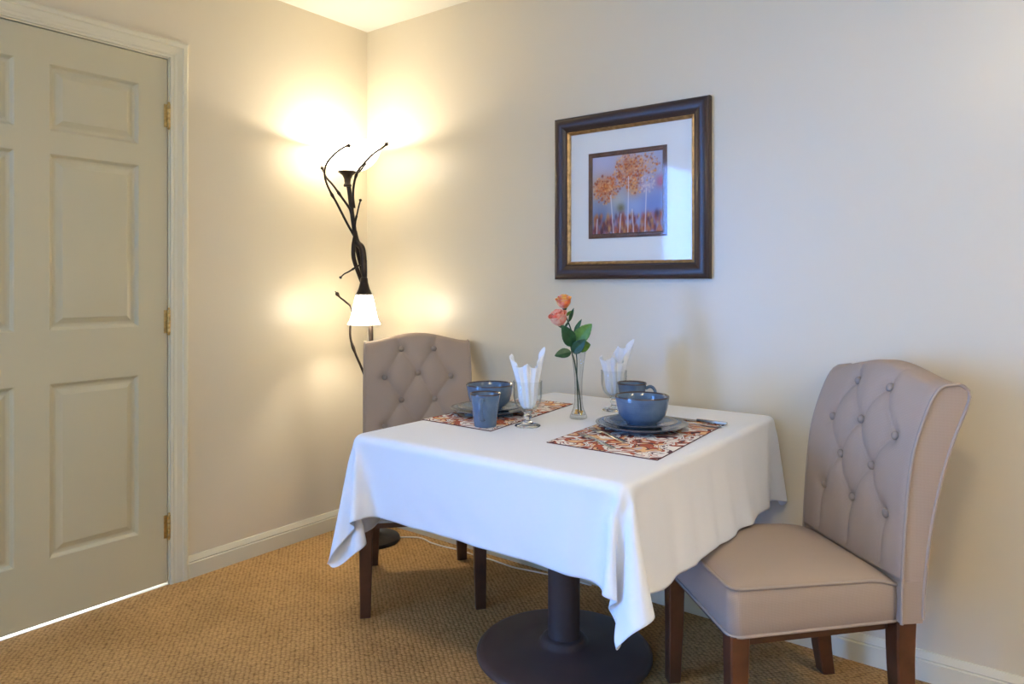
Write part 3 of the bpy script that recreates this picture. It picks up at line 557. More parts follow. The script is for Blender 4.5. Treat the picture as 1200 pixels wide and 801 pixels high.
[[5438,27,27,24,22,22,20,21,18,18,17,17,15,14,-10,73,111,110,110,110,110,109,110,110,110,110,110,110,110,110,110,110,110,110,109,110,110,110,110,110,110,110,110,110,110,110,110,109,110,110,110,110,110,110,111,76,-8,8,8,9,9,10,10,11,12,12,14,14],[-3376,0,0,0,0,0,0,0,0,0,0,0,0,1,0,0,0,-1,0,0,0,0,0,0,0,0,0,0,0,0,0,0,0,0,0,0,0,0,0,0,0,0,0,0,0,0,0,0,0,0,0,0,0,0,0,0,0,0,0,0,0,0,0,0,0,0,0,0],[2281,95,94,99,98,96,98,94,100,97,98,99,97,97,104,45,0,0,-1,1,0,-2,2,0,0,-2,2,0,0,-2,1,1,0,0,0,0,0,0,-2,2,-2,2,0,0,0,0,-1,1,0,-2,1,1,0,0,0,-42,-109,-102,-105,-104,-106,-103,-106,-104,-102,-107,-102,-106]],
[[5442,27,26,23,22,22,21,18,19,18,18,16,15,13,-10,72,112,110,110,110,110,109,110,110,110,110,110,110,110,110,110,110,110,110,109,110,110,110,110,110,110,110,110,110,110,110,110,109,110,110,110,110,110,110,111,77,-8,8,9,8,10,11,11,11,13,13,13,13],[-3266,0,0,0,0,0,0,0,0,0,0,1,0,0,0,0,0,0,0,0,0,0,0,0,0,0,0,0,0,0,0,0,0,0,0,0,0,0,0,0,0,0,0,0,0,0,0,0,0,0,0,0,0,0,0,0,0,0,0,0,0,0,0,0,-1,0,0,1],[2286,95,94,99,95,97,95,100,96,96,97,100,96,100,101,45,0,-1,1,0,0,0,0,0,-1,1,0,0,-1,0,1,0,-2,1,1,0,0,-1,0,1,0,0,0,0,0,0,-2,1,1,-1,-1,2,0,0,0,-43,-104,-104,-103,-106,-104,-101,-106,-104,-101,-103,-103,-105]],
[[5446,26,25,23,22,21,20,20,18,19,16,16,15,13,-9,71,112,110,110,110,110,109,110,110,110,110,110,110,110,110,110,110,110,110,109,110,110,110,110,110,110,110,110,110,110,110,110,109,110,110,110,110,110,110,111,76,-6,9,10,10,11,12,11,14,13,13,15,14],[-3156,0,0,0,0,0,0,0,0,0,1,0,0,0,0,0,0,0,0,0,0,0,0,0,0,0,0,0,0,0,0,0,0,0,0,0,0,0,0,0,0,0,0,0,0,0,0,0,0,0,0,0,0,0,0,0,0,0,0,0,0,0,0,0,0,0,0,0],[2291,93,96,97,95,96,99,96,97,94,100,95,98,99,101,45,0,0,0,-1,1,0,-1,1,0,-2,2,0,0,-1,1,0,0,-1,1,-1,1,-2,2,-1,1,0,0,0,-1,1,0,-1,1,-2,2,0,0,0,0,-41,-105,-103,-106,-103,-102,-104,-104,-100,-105,-104,-102,-104]],
[[5449,27,24,22,22,20,21,19,18,17,17,15,15,14,-10,72,112,110,110,110,110,109,110,110,110,110,110,110,110,110,110,110,110,110,109,110,110,110,110,110,110,110,110,110,110,110,110,109,110,110,110,110,110,110,111,77,-8,9,9,11,10,12,12,13,13,15,14,16],[-3046,0,0,0,0,0,0,0,0,1,0,0,0,0,0,0,0,0,0,0,0,0,0,0,0,0,0,0,0,0,0,0,0,0,0,0,0,0,0,0,0,0,0,0,0,0,0,0,0,0,0,0,0,0,0,0,0,0,0,0,0,0,0,0,0,0,0,0],[2296,92,95,99,93,98,95,96,99,96,95,99,97,97,100,45,0,0,0,0,0,0,-2,2,-1,1,0,-2,1,1,-2,0,2,0,-2,2,-1,1,0,0,0,0,-1,1,-1,1,-1,1,0,-2,2,0,0,0,0,-43,-106,-102,-105,-103,-102,-105,-102,-102,-105,-103,-102,-101]],
[[5453,24,25,23,20,21,20,19,19,18,16,16,14,12,-9,71,112,110,110,110,110,109,110,110,110,110,110,110,110,110,110,110,110,110,109,110,110,110,110,110,110,110,110,110,110,110,110,109,110,110,110,110,110,110,111,76,-10,7,7,8,10,10,12,12,13,12,13,13],[-2936,0,0,0,0,0,0,1,0,0,0,0,0,0,0,0,0,0,0,0,0,0,0,0,0,0,0,0,0,0,0,0,0,0,0,0,0,0,0,0,0,0,0,0,0,0,0,0,0,0,0,0,0,0,0,0,0,0,0,0,0,0,0,0,0,0,0,0],[2300,96,93,94,98,94,95,98,95,95,97,96,98,97,103,43,0,-2,2,0,0,-1,1,0,0,0,0,-1,1,-2,2,0,0,0,0,-1,0,1,-2,2,0,0,0,0,0,-2,2,0,0,0,0,0,0,0,0,-43,-106,-104,-104,-105,-102,-106,-101,-103,-104,-105,-104,-102]],
[[5455,26,22,23,21,21,19,20,18,17,16,16,14,12,-8,70,112,110,110,110,110,109,110,110,110,110,110,110,110,110,110,110,110,110,109,110,110,110,110,110,110,110,110,110,110,110,110,109,110,110,110,110,110,110,112,76,-11,8,8,9,10,11,12,13,15,14,14,14],[-2826,0,0,0,0,1,0,0,0,0,0,0,0,0,0,0,0,0,0,0,0,0,0,0,0,0,0,0,0,0,0,0,0,0,0,0,0,0,0,0,0,0,0,0,0,0,0,0,0,0,0,0,0,0,0,0,0,0,0,0,0,0,0,0,0,0,0,0],[2306,92,96,94,95,94,98,94,97,96,97,96,96,98,99,44,0,0,-1,0,1,0,-2,2,0,0,-1,0,0,1,0,-1,1,0,-1,1,0,-2,2,0,-1,1,0,0,0,0,0,-2,2,0,0,0,-2,2,0,-43,-108,-104,-104,-105,-104,-106,-103,-105,-102,-105,-106,-103]],
[[5458,24,24,22,21,21,19,19,19,17,16,15,13,12,-8,70,112,110,110,110,110,109,110,110,110,110,110,110,110,110,110,110,110,110,109,110,110,110,110,110,110,110,110,110,110,110,110,109,110,110,110,110,110,110,111,78,-10,9,8,10,11,12,14,14,16,16,16,16],[-2716,0,1,0,0,0,0,0,0,0,0,0,0,0,0,0,0,0,0,0,0,0,0,0,0,0,0,0,0,0,0,0,0,0,0,0,0,0,0,0,0,0,0,0,0,0,0,0,0,0,0,0,0,0,0,0,0,0,0,0,1,0,0,0,-1,0,0,0],[2310,94,93,94,97,93,96,96,94,95,99,95,96,97,99,44,0,0,0,0,-2,1,1,0,-2,2,0,-2,2,0,-1,1,-1,1,0,0,0,0,0,0,0,0,0,0,0,-1,0,0,1,-1,0,1,-2,2,0,-44,-107,-104,-105,-105,-106,-106,-103,-106,-103,-106,-104,-104]],
[[5461,23,24,21,22,20,20,19,18,17,16,15,13,11,-8,70,112,110,110,110,110,109,110,110,110,110,110,110,110,110,110,110,110,110,109,110,110,110,110,110,110,110,110,110,110,110,110,109,110,110,110,110,110,110,111,78,-9,9,10,10,12,13,14,16,17,15,17,17],[-2605,0,0,0,0,0,0,0,0,0,0,0,0,0,1,0,0,-1,0,0,0,0,0,0,0,0,0,0,0,0,0,0,0,0,0,0,0,0,0,0,0,0,0,0,0,0,0,0,0,0,0,0,0,0,0,1,0,0,0,0,0,0,0,0,0,0,0,0],[2315,95,91,97,92,95,93,96,94,97,97,95,94,99,98,44,0,0,-2,2,0,0,0,0,0,0,-1,-1,2,0,0,0,0,-2,2,0,0,0,0,0,0,0,-1,1,0,0,0,-2,0,2,0,0,-1,1,0,-44,-106,-106,-104,-107,-103,-105,-103,-105,-103,-107,-104,-103]],
[[5463,24,22,23,21,20,19,19,17,18,15,14,14,11,-9,72,111,110,110,110,110,109,110,110,110,110,110,110,110,110,110,110,110,110,109,110,110,110,110,110,110,110,110,110,110,110,110,109,110,110,110,110,110,110,111,78,-7,10,11,12,12,14,16,16,17,18,20,19],[-2495,0,0,0,0,0,0,0,0,0,0,0,1,0,0,0,0,0,0,0,0,0,0,0,0,0,0,0,0,0,0,0,0,0,0,0,0,0,0,0,0,0,0,0,0,0,0,0,0,0,0,0,0,0,0,0,0,0,0,0,0,0,0,0,0,0,0,0],[2320,93,94,93,94,94,95,95,96,92,98,95,94,96,99,44,0,0,0,-1,1,-1,1,0,0,-1,1,-1,1,-2,2,0,-2,1,1,-1,1,-1,1,0,0,-2,2,0,-1,0,-1,2,-1,1,0,0,-1,1,0,-43,-108,-105,-103,-103,-106,-102,-103,-105,-106,-101,-102,-103]],
[[5466,23,24,21,21,20,20,18,17,16,15,14,13,12,-10,72,112,110,110,110,110,109,110,110,110,110,110,110,110,110,110,110,110,110,109,110,110,110,110,110,110,110,110,110,110,110,110,109,110,110,110,110,110,110,111,77,-8,9,9,10,11,13,13,14,15,16,19,19],[-2385,0,0,0,0,0,0,0,0,0,1,0,0,0,0,0,0,0,0,0,0,0,0,0,0,0,0,0,0,0,0,0,0,0,0,0,0,0,0,0,0,0,0,0,0,0,0,0,0,0,0,0,0,0,0,0,0,0,0,0,0,0,0,0,0,0,0,0],[2323,95,92,95,93,96,91,94,97,95,93,97,94,95,97,45,0,-2,1,0,1,-1,1,-1,1,0,-2,0,2,-1,1,-2,2,-1,1,0,0,0,0,0,0,0,0,0,0,-2,2,0,0,-1,0,0,1,0,0,-43,-107,-103,-102,-106,-101,-103,-104,-102,-106,-103,-100,-102]],
[[5469,24,23,21,21,19,19,18,17,15,15,15,12,12,-9,71,112,110,110,110,110,109,110,110,110,110,110,110,110,110,110,110,110,110,109,110,110,110,110,110,110,110,110,110,110,110,110,109,110,110,110,110,110,110,112,75,-10,7,7,9,9,10,11,12,14,15,14,16],[-2275,0,0,0,0,0,0,0,0,1,0,0,0,0,0,0,0,0,0,0,0,0,0,0,0,0,0,0,0,0,0,0,0,0,0,0,0,0,0,0,0,0,0,0,0,0,0,0,0,0,0,0,0,0,0,0,0,0,0,0,0,0,0,0,1,0,0,0],[2329,93,93,94,92,96,93,92,95,96,92,94,97,96,95,45,0,-1,1,0,-1,0,-1,2,0,0,0,0,0,-2,1,1,0,0,0,-1,0,1,-1,1,0,-2,2,-1,1,0,0,0,0,0,0,0,0,0,0,-42,-104,-106,-100,-104,-103,-103,-104,-101,-104,-101,-105,-102]],
[[5472,25,22,22,19,19,18,17,18,15,15,14,13,11,-9,71,112,110,110,110,110,109,110,110,110,110,110,110,110,110,110,110,110,110,109,110,110,110,110,110,110,110,110,110,110,110,110,109,110,110,110,110,110,110,111,77,-10,7,7,8,10,10,12,12,14,17,19,19],[-2165,0,0,0,0,0,0,1,0,0,0,0,0,0,0,0,0,0,0,0,0,0,0,0,0,0,0,0,0,0,0,0,0,0,0,0,0,0,0,0,0,0,0,0,0,0,0,0,0,0,0,0,0,0,0,0,0,0,0,0,0,1,0,0,0,0,0,0],[2336,90,93,92,96,93,94,94,92,93,94,95,94,96,96,44,0,-1,1,-1,1,0,0,0,-1,1,-2,2,0,0,0,0,0,0,-1,1,0,0,0,-1,1,0,0,-2,0,2,0,-1,1,-2,2,-1,1,0,0,-43,-105,-104,-102,-102,-104,-104,-102,-103,-105,-99,-102,-102]],
[[5477,22,23,21,21,19,18,17,16,15,14,13,13,11,-9,70,113,110,110,110,110,109,110,110,110,110,110,110,110,110,110,110,110,110,109,110,110,110,110,110,110,110,110,110,110,110,110,109,110,110,110,110,110,110,111,75,-8,7,7,9,9,11,13,13,17,18,20,21],[-2055,0,0,0,0,0,1,0,0,0,0,0,0,0,0,0,0,0,0,0,0,0,0,0,0,0,0,0,0,0,0,0,0,0,0,0,0,0,0,0,0,0,0,0,0,0,0,0,0,0,0,0,0,0,0,0,0,0,1,0,0,0,0,0,0,0,0,0],[2340,94,89,94,92,93,92,93,95,94,94,95,94,92,97,44,0,0,0,0,-1,0,0,0,1,-1,1,0,-2,2,0,-2,1,1,0,0,-1,0,0,0,-1,2,0,0,-2,2,0,0,0,0,-2,0,2,0,0,-42,-106,-105,-103,-105,-105,-103,-101,-105,-102,-104,-102,-102]],
[[5482,21,22,21,20,19,17,17,17,15,14,13,12,10,-7,69,112,110,110,110,110,109,110,110,110,110,110,110,110,110,110,110,110,110,109,110,110,110,110,110,110,110,110,110,110,110,110,109,110,110,110,110,110,110,112,76,-8,8,9,11,10,12,14,17,19,24,22,25],[-1945,0,0,1,0,0,0,0,0,0,0,0,0,0,0,0,0,0,0,0,0,0,0,0,0,0,0,0,0,0,0,0,0,0,0,0,0,0,0,0,0,0,0,0,0,0,0,0,0,0,0,0,0,0,0,0,1,0,0,0,0,0,0,0,0,0,0,0],[2344,94,92,91,93,91,94,92,93,92,95,92,96,94,96,43,0,-2,1,0,1,-2,0,0,2,0,0,0,-2,2,0,0,-2,1,1,0,-1,1,0,0,-1,1,0,0,0,0,-1,1,-1,1,0,0,0,0,0,-42,-108,-105,-106,-102,-107,-104,-105,-103,-105,-100,-105,-100]],
[[5487,21,20,21,20,19,18,17,15,14,14,12,12,10,-6,69,111,110,110,110,110,109,110,110,110,110,110,110,110,110,110,110,110,110,109,110,110,110,110,110,110,110,110,110,110,110,110,109,110,110,110,110,110,110,112,78,-8,10,11,11,13,13,16,19,22,25,25,25],[-1834,0,0,0,0,0,0,0,0,0,0,0,0,0,1,0,0,0,0,0,0,0,0,0,0,0,0,0,0,0,0,0,0,0,0,0,0,0,0,0,0,0,0,0,0,0,0,0,0,0,0,0,0,0,0,0,0,0,0,0,0,0,0,0,0,1,0,0],[2349,91,94,91,90,93,91,93,95,93,91,96,92,94,97,42,0,0,-2,1,0,1,-1,1,-2,0,2,0,0,0,0,0,0,0,0,0,0,0,-1,1,-1,1,0,0,0,0,0,0,0,0,-2,2,0,0,0,-44,-108,-106,-104,-107,-103,-106,-105,-106,-104,-102,-104,-102]],
[[5490,22,21,19,19,19,17,17,15,15,13,13,10,10,-7,69,112,110,110,110,110,109,110,110,110,110,110,110,110,110,110,110,110,110,109,110,110,110,110,110,110,110,110,110,110,110,110,109,110,110,110,110,110,110,110,78,-9,9,9,11,10,12,13,18,20,22,23,21],[-1724,0,0,0,0,0,0,0,0,0,0,0,1,0,0,0,0,0,0,0,0,0,0,0,0,0,0,0,0,0,0,0,0,0,0,0,0,0,0,0,0,0,0,0,0,0,0,0,0,0,0,0,0,0,0,0,0,0,0,0,0,0,0,1,0,0,0,0],[2355,91,89,94,91,90,95,92,92,92,94,90,96,92,97,42,0,0,-1,1,-1,1,0,0,0,0,0,0,0,0,0,0,0,-1,1,-1,0,-1,2,-1,1,-2,2,-2,1,-1,2,0,0,-2,2,0,0,0,0,-42,-108,-109,-105,-104,-107,-103,-107,-103,-106,-102,-104,-105]],
[[5493,21,21,19,20,18,17,16,15,14,13,12,11,10,-7,69,112,110,110,110,110,109,110,110,110,110,110,110,110,110,110,110,110,110,109,110,110,110,110,110,110,110,110,110,110,110,110,109,110,110,110,110,110,110,111,74,-8,7,8,9,10,10,12,14,19,19,18,17],[-1614,0,0,0,0,0,0,0,0,0,0,1,0,0,0,0,0,0,0,0,0,0,0,0,0,0,0,0,0,0,0,0,0,0,0,0,0,0,0,0,0,0,0,0,0,0,0,0,0,0,0,0,0,0,0,0,0,0,0,0,0,1,0,0,0,0,0,0],[2359,91,89,95,88,94,91,91,92,92,92,94,92,93,97,42,0,-2,1,-1,2,0,0,0,0,0,0,0,-2,2,0,0,-1,-1,2,0,0,0,0,0,0,0,0,0,-2,2,-2,1,1,0,0,0,-1,1,0,-43,-107,-105,-107,-106,-104,-104,-106,-105,-101,-104,-104,-103]],
[[5490,22,22,21,20,18,17,16,15,14,13,12,10,10,-7,69,112,110,110,110,110,109,110,110,110,110,110,110,110,110,110,110,110,110,109,110,110,110,110,110,110,110,110,110,110,110,110,109,110,110,110,110,110,110,111,74,-9,6,8,9,10,9,11,12,13,16,18,14],[-1504,0,0,0,0,0,0,0,0,1,0,0,0,0,0,0,0,0,0,0,0,0,0,0,0,0,0,0,0,0,0,0,0,0,0,0,0,0,0,0,0,0,0,0,0,0,0,0,0,0,0,0,0,0,0,0,0,0,0,1,0,0,0,0,0,0,0,0],[2364,90,92,91,89,92,92,93,89,92,93,91,95,90,97,42,0,-1,-1,2,0,-1,1,0,0,0,-2,2,0,0,-2,2,0,0,-2,0,2,0,0,-2,2,-1,1,0,-1,1,0,-1,1,0,-2,2,0,0,0,-43,-105,-108,-102,-104,-106,-105,-104,-105,-104,-102,-101,-107]],
[[5482,24,25,23,21,19,17,16,14,14,13,11,11,10,-6,68,112,110,110,110,110,109,110,110,110,110,110,110,110,110,110,110,110,110,109,110,110,110,110,110,110,110,110,110,110,110,110,109,110,110,110,110,110,110,111,72,-8,6,8,8,10,10,11,11,12,12,12,15],[-1394,0,0,0,0,0,0,0,1,0,0,0,0,0,0,0,0,0,0,0,0,0,0,0,0,0,0,0,0,0,0,0,0,0,0,0,0,0,0,0,0,0,0,0,0,0,0,0,0,0,0,0,0,0,0,0,0,1,0,0,0,0,0,0,0,1,0,0],[2374,90,87,91,90,88,93,92,90,91,92,93,93,92,94,42,0,0,0,-2,2,0,-1,1,0,0,0,0,-1,1,0,-2,2,-1,1,0,-1,1,0,0,0,-1,1,-1,1,0,-1,1,0,0,0,0,-2,2,0,-43,-107,-104,-102,-103,-105,-103,-104,-105,-102,-103,-107,-99]],
[[5480,24,24,24,21,20,17,16,15,14,12,12,11,10,-6,68,112,110,110,110,110,109,110,110,110,110,110,110,110,110,110,110,110,110,109,110,110,110,110,110,110,110,110,110,110,110,110,109,110,110,110,110,110,110,110,72,-6,7,9,10,11,12,12,14,13,15,13,12],[-1284,0,0,0,0,0,1,0,0,0,0,0,0,0,0,0,0,0,0,0,0,0,0,0,0,0,0,0,0,0,0,0,0,0,0,0,0,0,0,0,0,0,0,0,0,0,0,0,0,0,0,0,0,0,0,0,1,0,0,0,0,0,0,0,0,0,0,1],[2378,90,90,89,89,89,90,92,91,91,91,93,92,90,94,43,0,0,0,-2,2,0,0,0,-1,1,0,-1,1,-1,1,-1,0,-1,2,0,0,-2,2,-2,2,-1,0,1,0,-1,1,0,0,0,-2,2,-2,2,0,-41,-107,-106,-102,-105,-104,-102,-105,-101,-106,-101,-104,-104]],
[[5485,21,22,23,21,20,17,16,15,14,13,12,11,10,-6,68,112,110,110,110,110,109,110,110,110,110,110,110,110,110,110,110,110,110,109,110,110,110,110,110,110,110,110,110,110,110,110,109,110,110,110,110,110,110,110,70,-5,7,9,10,11,14,13,14,15,13,13,10],[-1174,0,0,0,0,1,0,0,0,0,0,0,0,0,0,1,0,-1,0,0,0,0,0,0,0,0,0,0,0,0,0,0,0,0,0,0,0,0,0,0,0,0,0,0,0,0,0,0,0,0,0,0,0,1,0,0,0,0,0,0,0,0,0,0,0,0,0,0],[2383,88,91,88,89,89,91,91,90,93,90,91,91,91,95,41,0,0,0,-1,0,1,0,-1,1,0,-1,1,0,0,-1,1,0,-2,2,-1,1,-1,1,0,0,0,-1,1,-1,1,0,0,0,0,0,-2,1,1,0,-43,-107,-103,-105,-106,-104,-101,-107,-103,-103,-104,-102,-106]],
[[5494,15,19,22,19,21,18,17,14,14,14,11,11,11,-6,68,112,110,110,110,110,109,110,110,110,110,110,110,110,110,110,110,110,110,109,110,110,110,110,110,110,110,110,110,110,110,110,109,110,110,110,110,110,110,110,68,-5,7,9,11,12,14,14,14,14,14,11,10],[-1064,0,0,0,1,0,0,0,0,0,0,0,0,0,0,1,0,0,0,0,0,0,0,0,0,0,0,0,0,0,0,0,0,0,0,0,0,0,0,0,0,0,0,0,0,0,0,0,0,0,0,0,0,0,0,0,0,0,0,0,0,0,0,-1,0,0,0,1],[2388,89,91,86,92,86,91,88,94,90,90,91,90,91,93,42,0,0,-1,0,0,1,0,0,-2,2,-2,2,-1,1,0,0,0,-1,1,0,0,-2,1,0,1,0,0,0,0,-1,1,0,0,-1,1,0,0,0,0,-42,-107,-106,-106,-106,-105,-103,-103,-106,-105,-102,-105,-107]],
[[5509,10,14,16,18,19,18,16,16,16,14,13,12,9,-6,68,112,110,110,110,110,109,110,110,110,110,110,110,110,110,110,110,110,110,109,110,110,110,110,110,110,110,110,110,110,110,110,109,110,110,110,110,110,110,110,68,-6,9,10,13,14,15,14,14,13,11,10,9],[-955,1,0,1,0,0,0,0,0,0,0,0,0,0,1,0,0,0,0,0,0,0,0,0,0,0,0,0,0,0,0,0,0,0,0,0,0,0,0,0,0,0,0,0,0,0,0,0,0,0,0,0,0,0,0,0,0,0,0,0,0,-1,0,-1,0,0,1,0],[2391,88,90,91,90,87,89,92,89,89,91,89,89,94,93,40,0,0,0,0,-1,1,0,-1,1,-1,1,-1,1,0,0,0,0,0,0,0,0,0,-1,1,0,-2,1,1,-2,2,-1,1,-1,1,0,0,0,0,0,-44,-108,-106,-107,-104,-105,-104,-105,-106,-103,-105,-108,-107]],
[[5533,8,7,10,12,13,15,15,16,17,15,15,13,11,-7,69,112,110,110,110,110,109,110,110,110,110,110,110,110,110,110,110,110,110,109,110,110,110,110,110,110,110,110,110,110,110,110,109,110,110,110,110,110,110,110,67,-3,9,16,15,14,14,11,11,9,8,7,7],[-847,1,2,0,1,0,0,0,0,0,0,0,0,0,1,0,0,0,0,0,0,0,0,0,0,0,0,0,0,0,0,0,0,0,0,0,0,0,0,0,0,0,0,0,0,0,0,0,0,0,0,0,0,0,0,-1,1,0,-1,-1,0,-1,0,1,0,0,1,0],[2392,89,93,89,90,88,91,87,91,87,91,88,93,90,91,42,0,0,0,-1,-1,1,1,0,-1,0,1,0,-2,1,1,0,0,0,0,0,0,-2,2,0,0,0,0,0,-1,1,-1,-1,0,2,0,0,-1,1,0,-44,-108,-105,-107,-104,-107,-103,-105,-106,-108,-105,-106,-108]],
[[5569,6,6,6,7,8,9,9,10,11,11,12,13,23,-7,69,112,110,110,110,110,109,110,110,110,110,110,110,110,110,110,110,110,110,109,110,110,110,110,110,110,110,110,110,110,110,110,109,110,110,110,110,110,110,110,67,1,18,16,11,9,7,6,5,4,3,2,3],[-743,2,2,2,1,2,0,1,0,0,0,0,0,0,1,1,0,-1,0,0,0,0,0,0,0,0,0,0,0,0,0,0,0,0,0,0,0,0,0,0,0,0,0,0,0,0,0,0,0,0,0,0,0,1,0,-2,1,-2,-1,0,0,0,0,-1,-1,-1,-2,-3],[2392,91,89,89,93,90,88,92,87,91,88,92,87,89,93,41,0,0,0,0,0,-1,0,1,0,-1,1,-1,1,0,0,0,0,0,-1,1,-1,1,0,-1,0,1,0,0,0,-1,0,-1,2,0,0,0,0,0,0,-43,-107,-104,-104,-106,-106,-106,-107,-110,-106,-106,-109,-108]],
[[5612,9,6,7,8,8,8,9,9,9,5,5,5,0,-7,69,112,110,110,110,110,109,110,110,110,110,110,110,110,110,110,110,110,110,109,110,110,110,110,110,110,110,110,110,110,110,110,109,110,110,110,110,110,110,111,67,17,7,4,3,1,1,1,1,0,-1,2,2],[-641,0,2,1,2,1,1,0,1,1,2,2,2,3,1,1,0,-1,0,0,0,0,0,0,0,0,0,0,0,0,0,0,0,0,0,0,0,0,0,0,0,0,0,0,0,0,0,0,0,0,0,0,0,1,0,-2,-3,1,-1,-1,-4,-3,-5,-4,-6,-6,-3,-4],[2395,87,89,89,91,88,91,90,90,89,89,88,92,89,94,41,0,-1,1,0,-2,0,2,-1,1,-2,0,0,2,0,0,0,0,0,0,0,0,0,0,-1,1,0,0,0,0,0,0,0,0,-1,0,0,1,0,0,-39,-105,-107,-108,-105,-107,-107,-108,-105,-107,-109,-104,-107]],
[[5656,6,6,6,6,5,5,4,3,-1,-4,-1,-1,10,-7,68,113,110,110,110,110,109,110,110,110,110,110,110,110,110,110,110,110,110,109,110,110,110,110,110,110,110,110,110,110,110,110,109,110,110,110,110,110,110,113,67,-9,-3,0,0,0,0,1,1,1,1,0,2],[-540,1,2,2,2,2,2,2,2,3,2,2,2,3,2,1,-1,-1,0,0,0,0,0,0,0,0,0,0,0,0,0,0,0,0,0,0,0,0,0,0,0,0,0,0,0,0,0,0,0,0,0,0,0,1,0,-3,-11,-7,-6,-5,-5,-4,-5,-4,-4,-5,-4,-4],[2393,90,90,89,88,90,90,89,88,91,89,90,90,89,94,42,0,0,0,-2,2,0,0,0,0,0,0,0,-1,1,-2,2,0,-1,0,1,0,-1,1,0,-1,0,1,0,0,0,0,0,0,-1,1,0,0,0,0,-40,-106,-107,-106,-107,-106,-109,-104,-108,-106,-105,-109,-103]],
[[5652,7,7,6,6,7,6,6,6,5,2,0,-2,-9,-8,68,115,110,110,110,110,109,110,110,110,110,110,110,110,110,110,110,110,110,109,110,110,110,110,110,110,110,110,110,110,110,110,109,110,110,110,110,110,110,117,62,-8,-1,11,-11,1,0,2,2,2,2,2,2],[-430,2,2,2,1,2,2,2,2,2,2,2,2,4,1,2,0,-1,0,0,0,0,0,0,0,0,0,0,0,0,0,0,0,0,0,0,0,0,0,0,0,0,0,0,0,0,0,0,0,0,0,0,0,1,-1,-3,-12,-7,-8,-2,-5,-4,-5,-4,-5,-4,-5,-4],[2397,89,91,88,87,88,92,89,89,87,88,89,91,90,95,42,0,0,0,0,0,0,0,0,0,0,0,0,0,-1,1,0,0,0,0,0,-1,0,1,0,0,-1,1,0,0,0,0,0,0,0,0,-1,1,0,0,-47,-110,-104,-105,-104,-105,-108,-105,-105,-107,-109,-103,-107]],
[[5571,9,10,9,9,8,9,7,2,19,15,13,11,6,-7,64,118,110,110,111,110,110,109,110,110,110,110,110,110,110,110,110,110,110,110,109,110,110,110,110,110,110,110,110,110,110,109,110,110,110,110,110,110,112,121,55,-8,18,-1,15,-2,9,4,0,4,3,4,4],[-356,4,5,4,5,3,4,3,-1,11,9,6,4,5,4,0,2,-2,-1,0,0,-1,1,0,0,0,0,0,0,-1,1,0,0,0,0,0,0,0,0,0,0,0,0,0,-1,0,1,0,0,0,0,0,1,5,-4,-5,-16,-7,-4,-16,-2,-14,-7,-3,-7,-7,-7,-7],[2409,85,91,87,88,88,88,89,89,86,87,87,87,88,99,44,0,0,0,0,0,0,0,0,0,0,0,0,0,0,0,0,0,0,0,0,0,0,0,0,0,0,0,0,0,0,0,0,0,0,0,0,0,0,0,-52,-120,-94,-110,-101,-107,-102,-107,-109,-106,-105,-108,-103]],
[[5478,11,10,11,11,11,12,13,14,18,18,19,22,25,29,56,115,111,110,110,110,110,110,109,110,110,110,110,110,110,110,110,110,110,109,110,110,110,110,110,110,110,110,110,110,109,110,110,110,110,110,110,109,108,113,64,-3,25,17,13,9,9,7,6,5,5,5,4],[-313,7,6,7,9,8,8,10,10,10,11,11,11,12,5,0,-2,-3,-1,-5,-1,0,1,1,0,0,-1,1,-1,1,-1,2,-1,-1,2,0,-1,0,1,-2,1,1,-1,-2,0,1,-1,2,-1,0,4,-1,9,1,-2,-3,-19,-7,-13,-15,-12,-15,-11,-13,-8,-9,-12,-7],[2420,86,89,89,85,88,88,86,87,87,86,87,85,83,84,55,7,0,0,0,0,0,0,0,0,0,0,0,0,0,0,0,0,0,0,0,0,0,0,0,0,0,0,0,0,0,0,0,0,0,0,0,0,0,-2,-67,-114,-94,-104,-103,-108,-103,-109,-103,-110,-107,-105,-109]],
[[5429,14,14,16,17,19,22,23,26,28,29,29,30,31,11,38,107,108,105,108,110,110,110,109,110,110,110,110,110,110,110,110,110,110,110,109,110,110,110,110,110,110,110,110,110,110,110,110,110,110,110,109,102,97,106,56,26,31,19,17,14,13,11,8,9,7,6,5],[-234,8,10,9,10,9,10,9,8,6,4,3,-3,-12,-43,39,17,16,-25,16,-5,-2,1,0,-1,1,0,0,0,1,-1,1,0,-1,0,0,1,-1,1,-1,0,0,1,-1,0,-1,-1,0,-2,-2,-1,-6,36,-36,2,-25,49,-4,-9,-13,-15,-13,-14,-13,-13,-12,-12,-9],[2425,86,85,86,85,84,85,83,83,82,84,79,76,70,50,26,19,17,-14,8,1,-1,-4,0,3,-3,0,0,3,-4,3,0,-2,-2,3,1,-3,0,0,1,3,-1,-1,2,-4,4,0,-2,1,0,1,3,11,-22,-18,-37,-63,-83,-101,-101,-104,-106,-105,-106,-106,-108,-106,-108]],
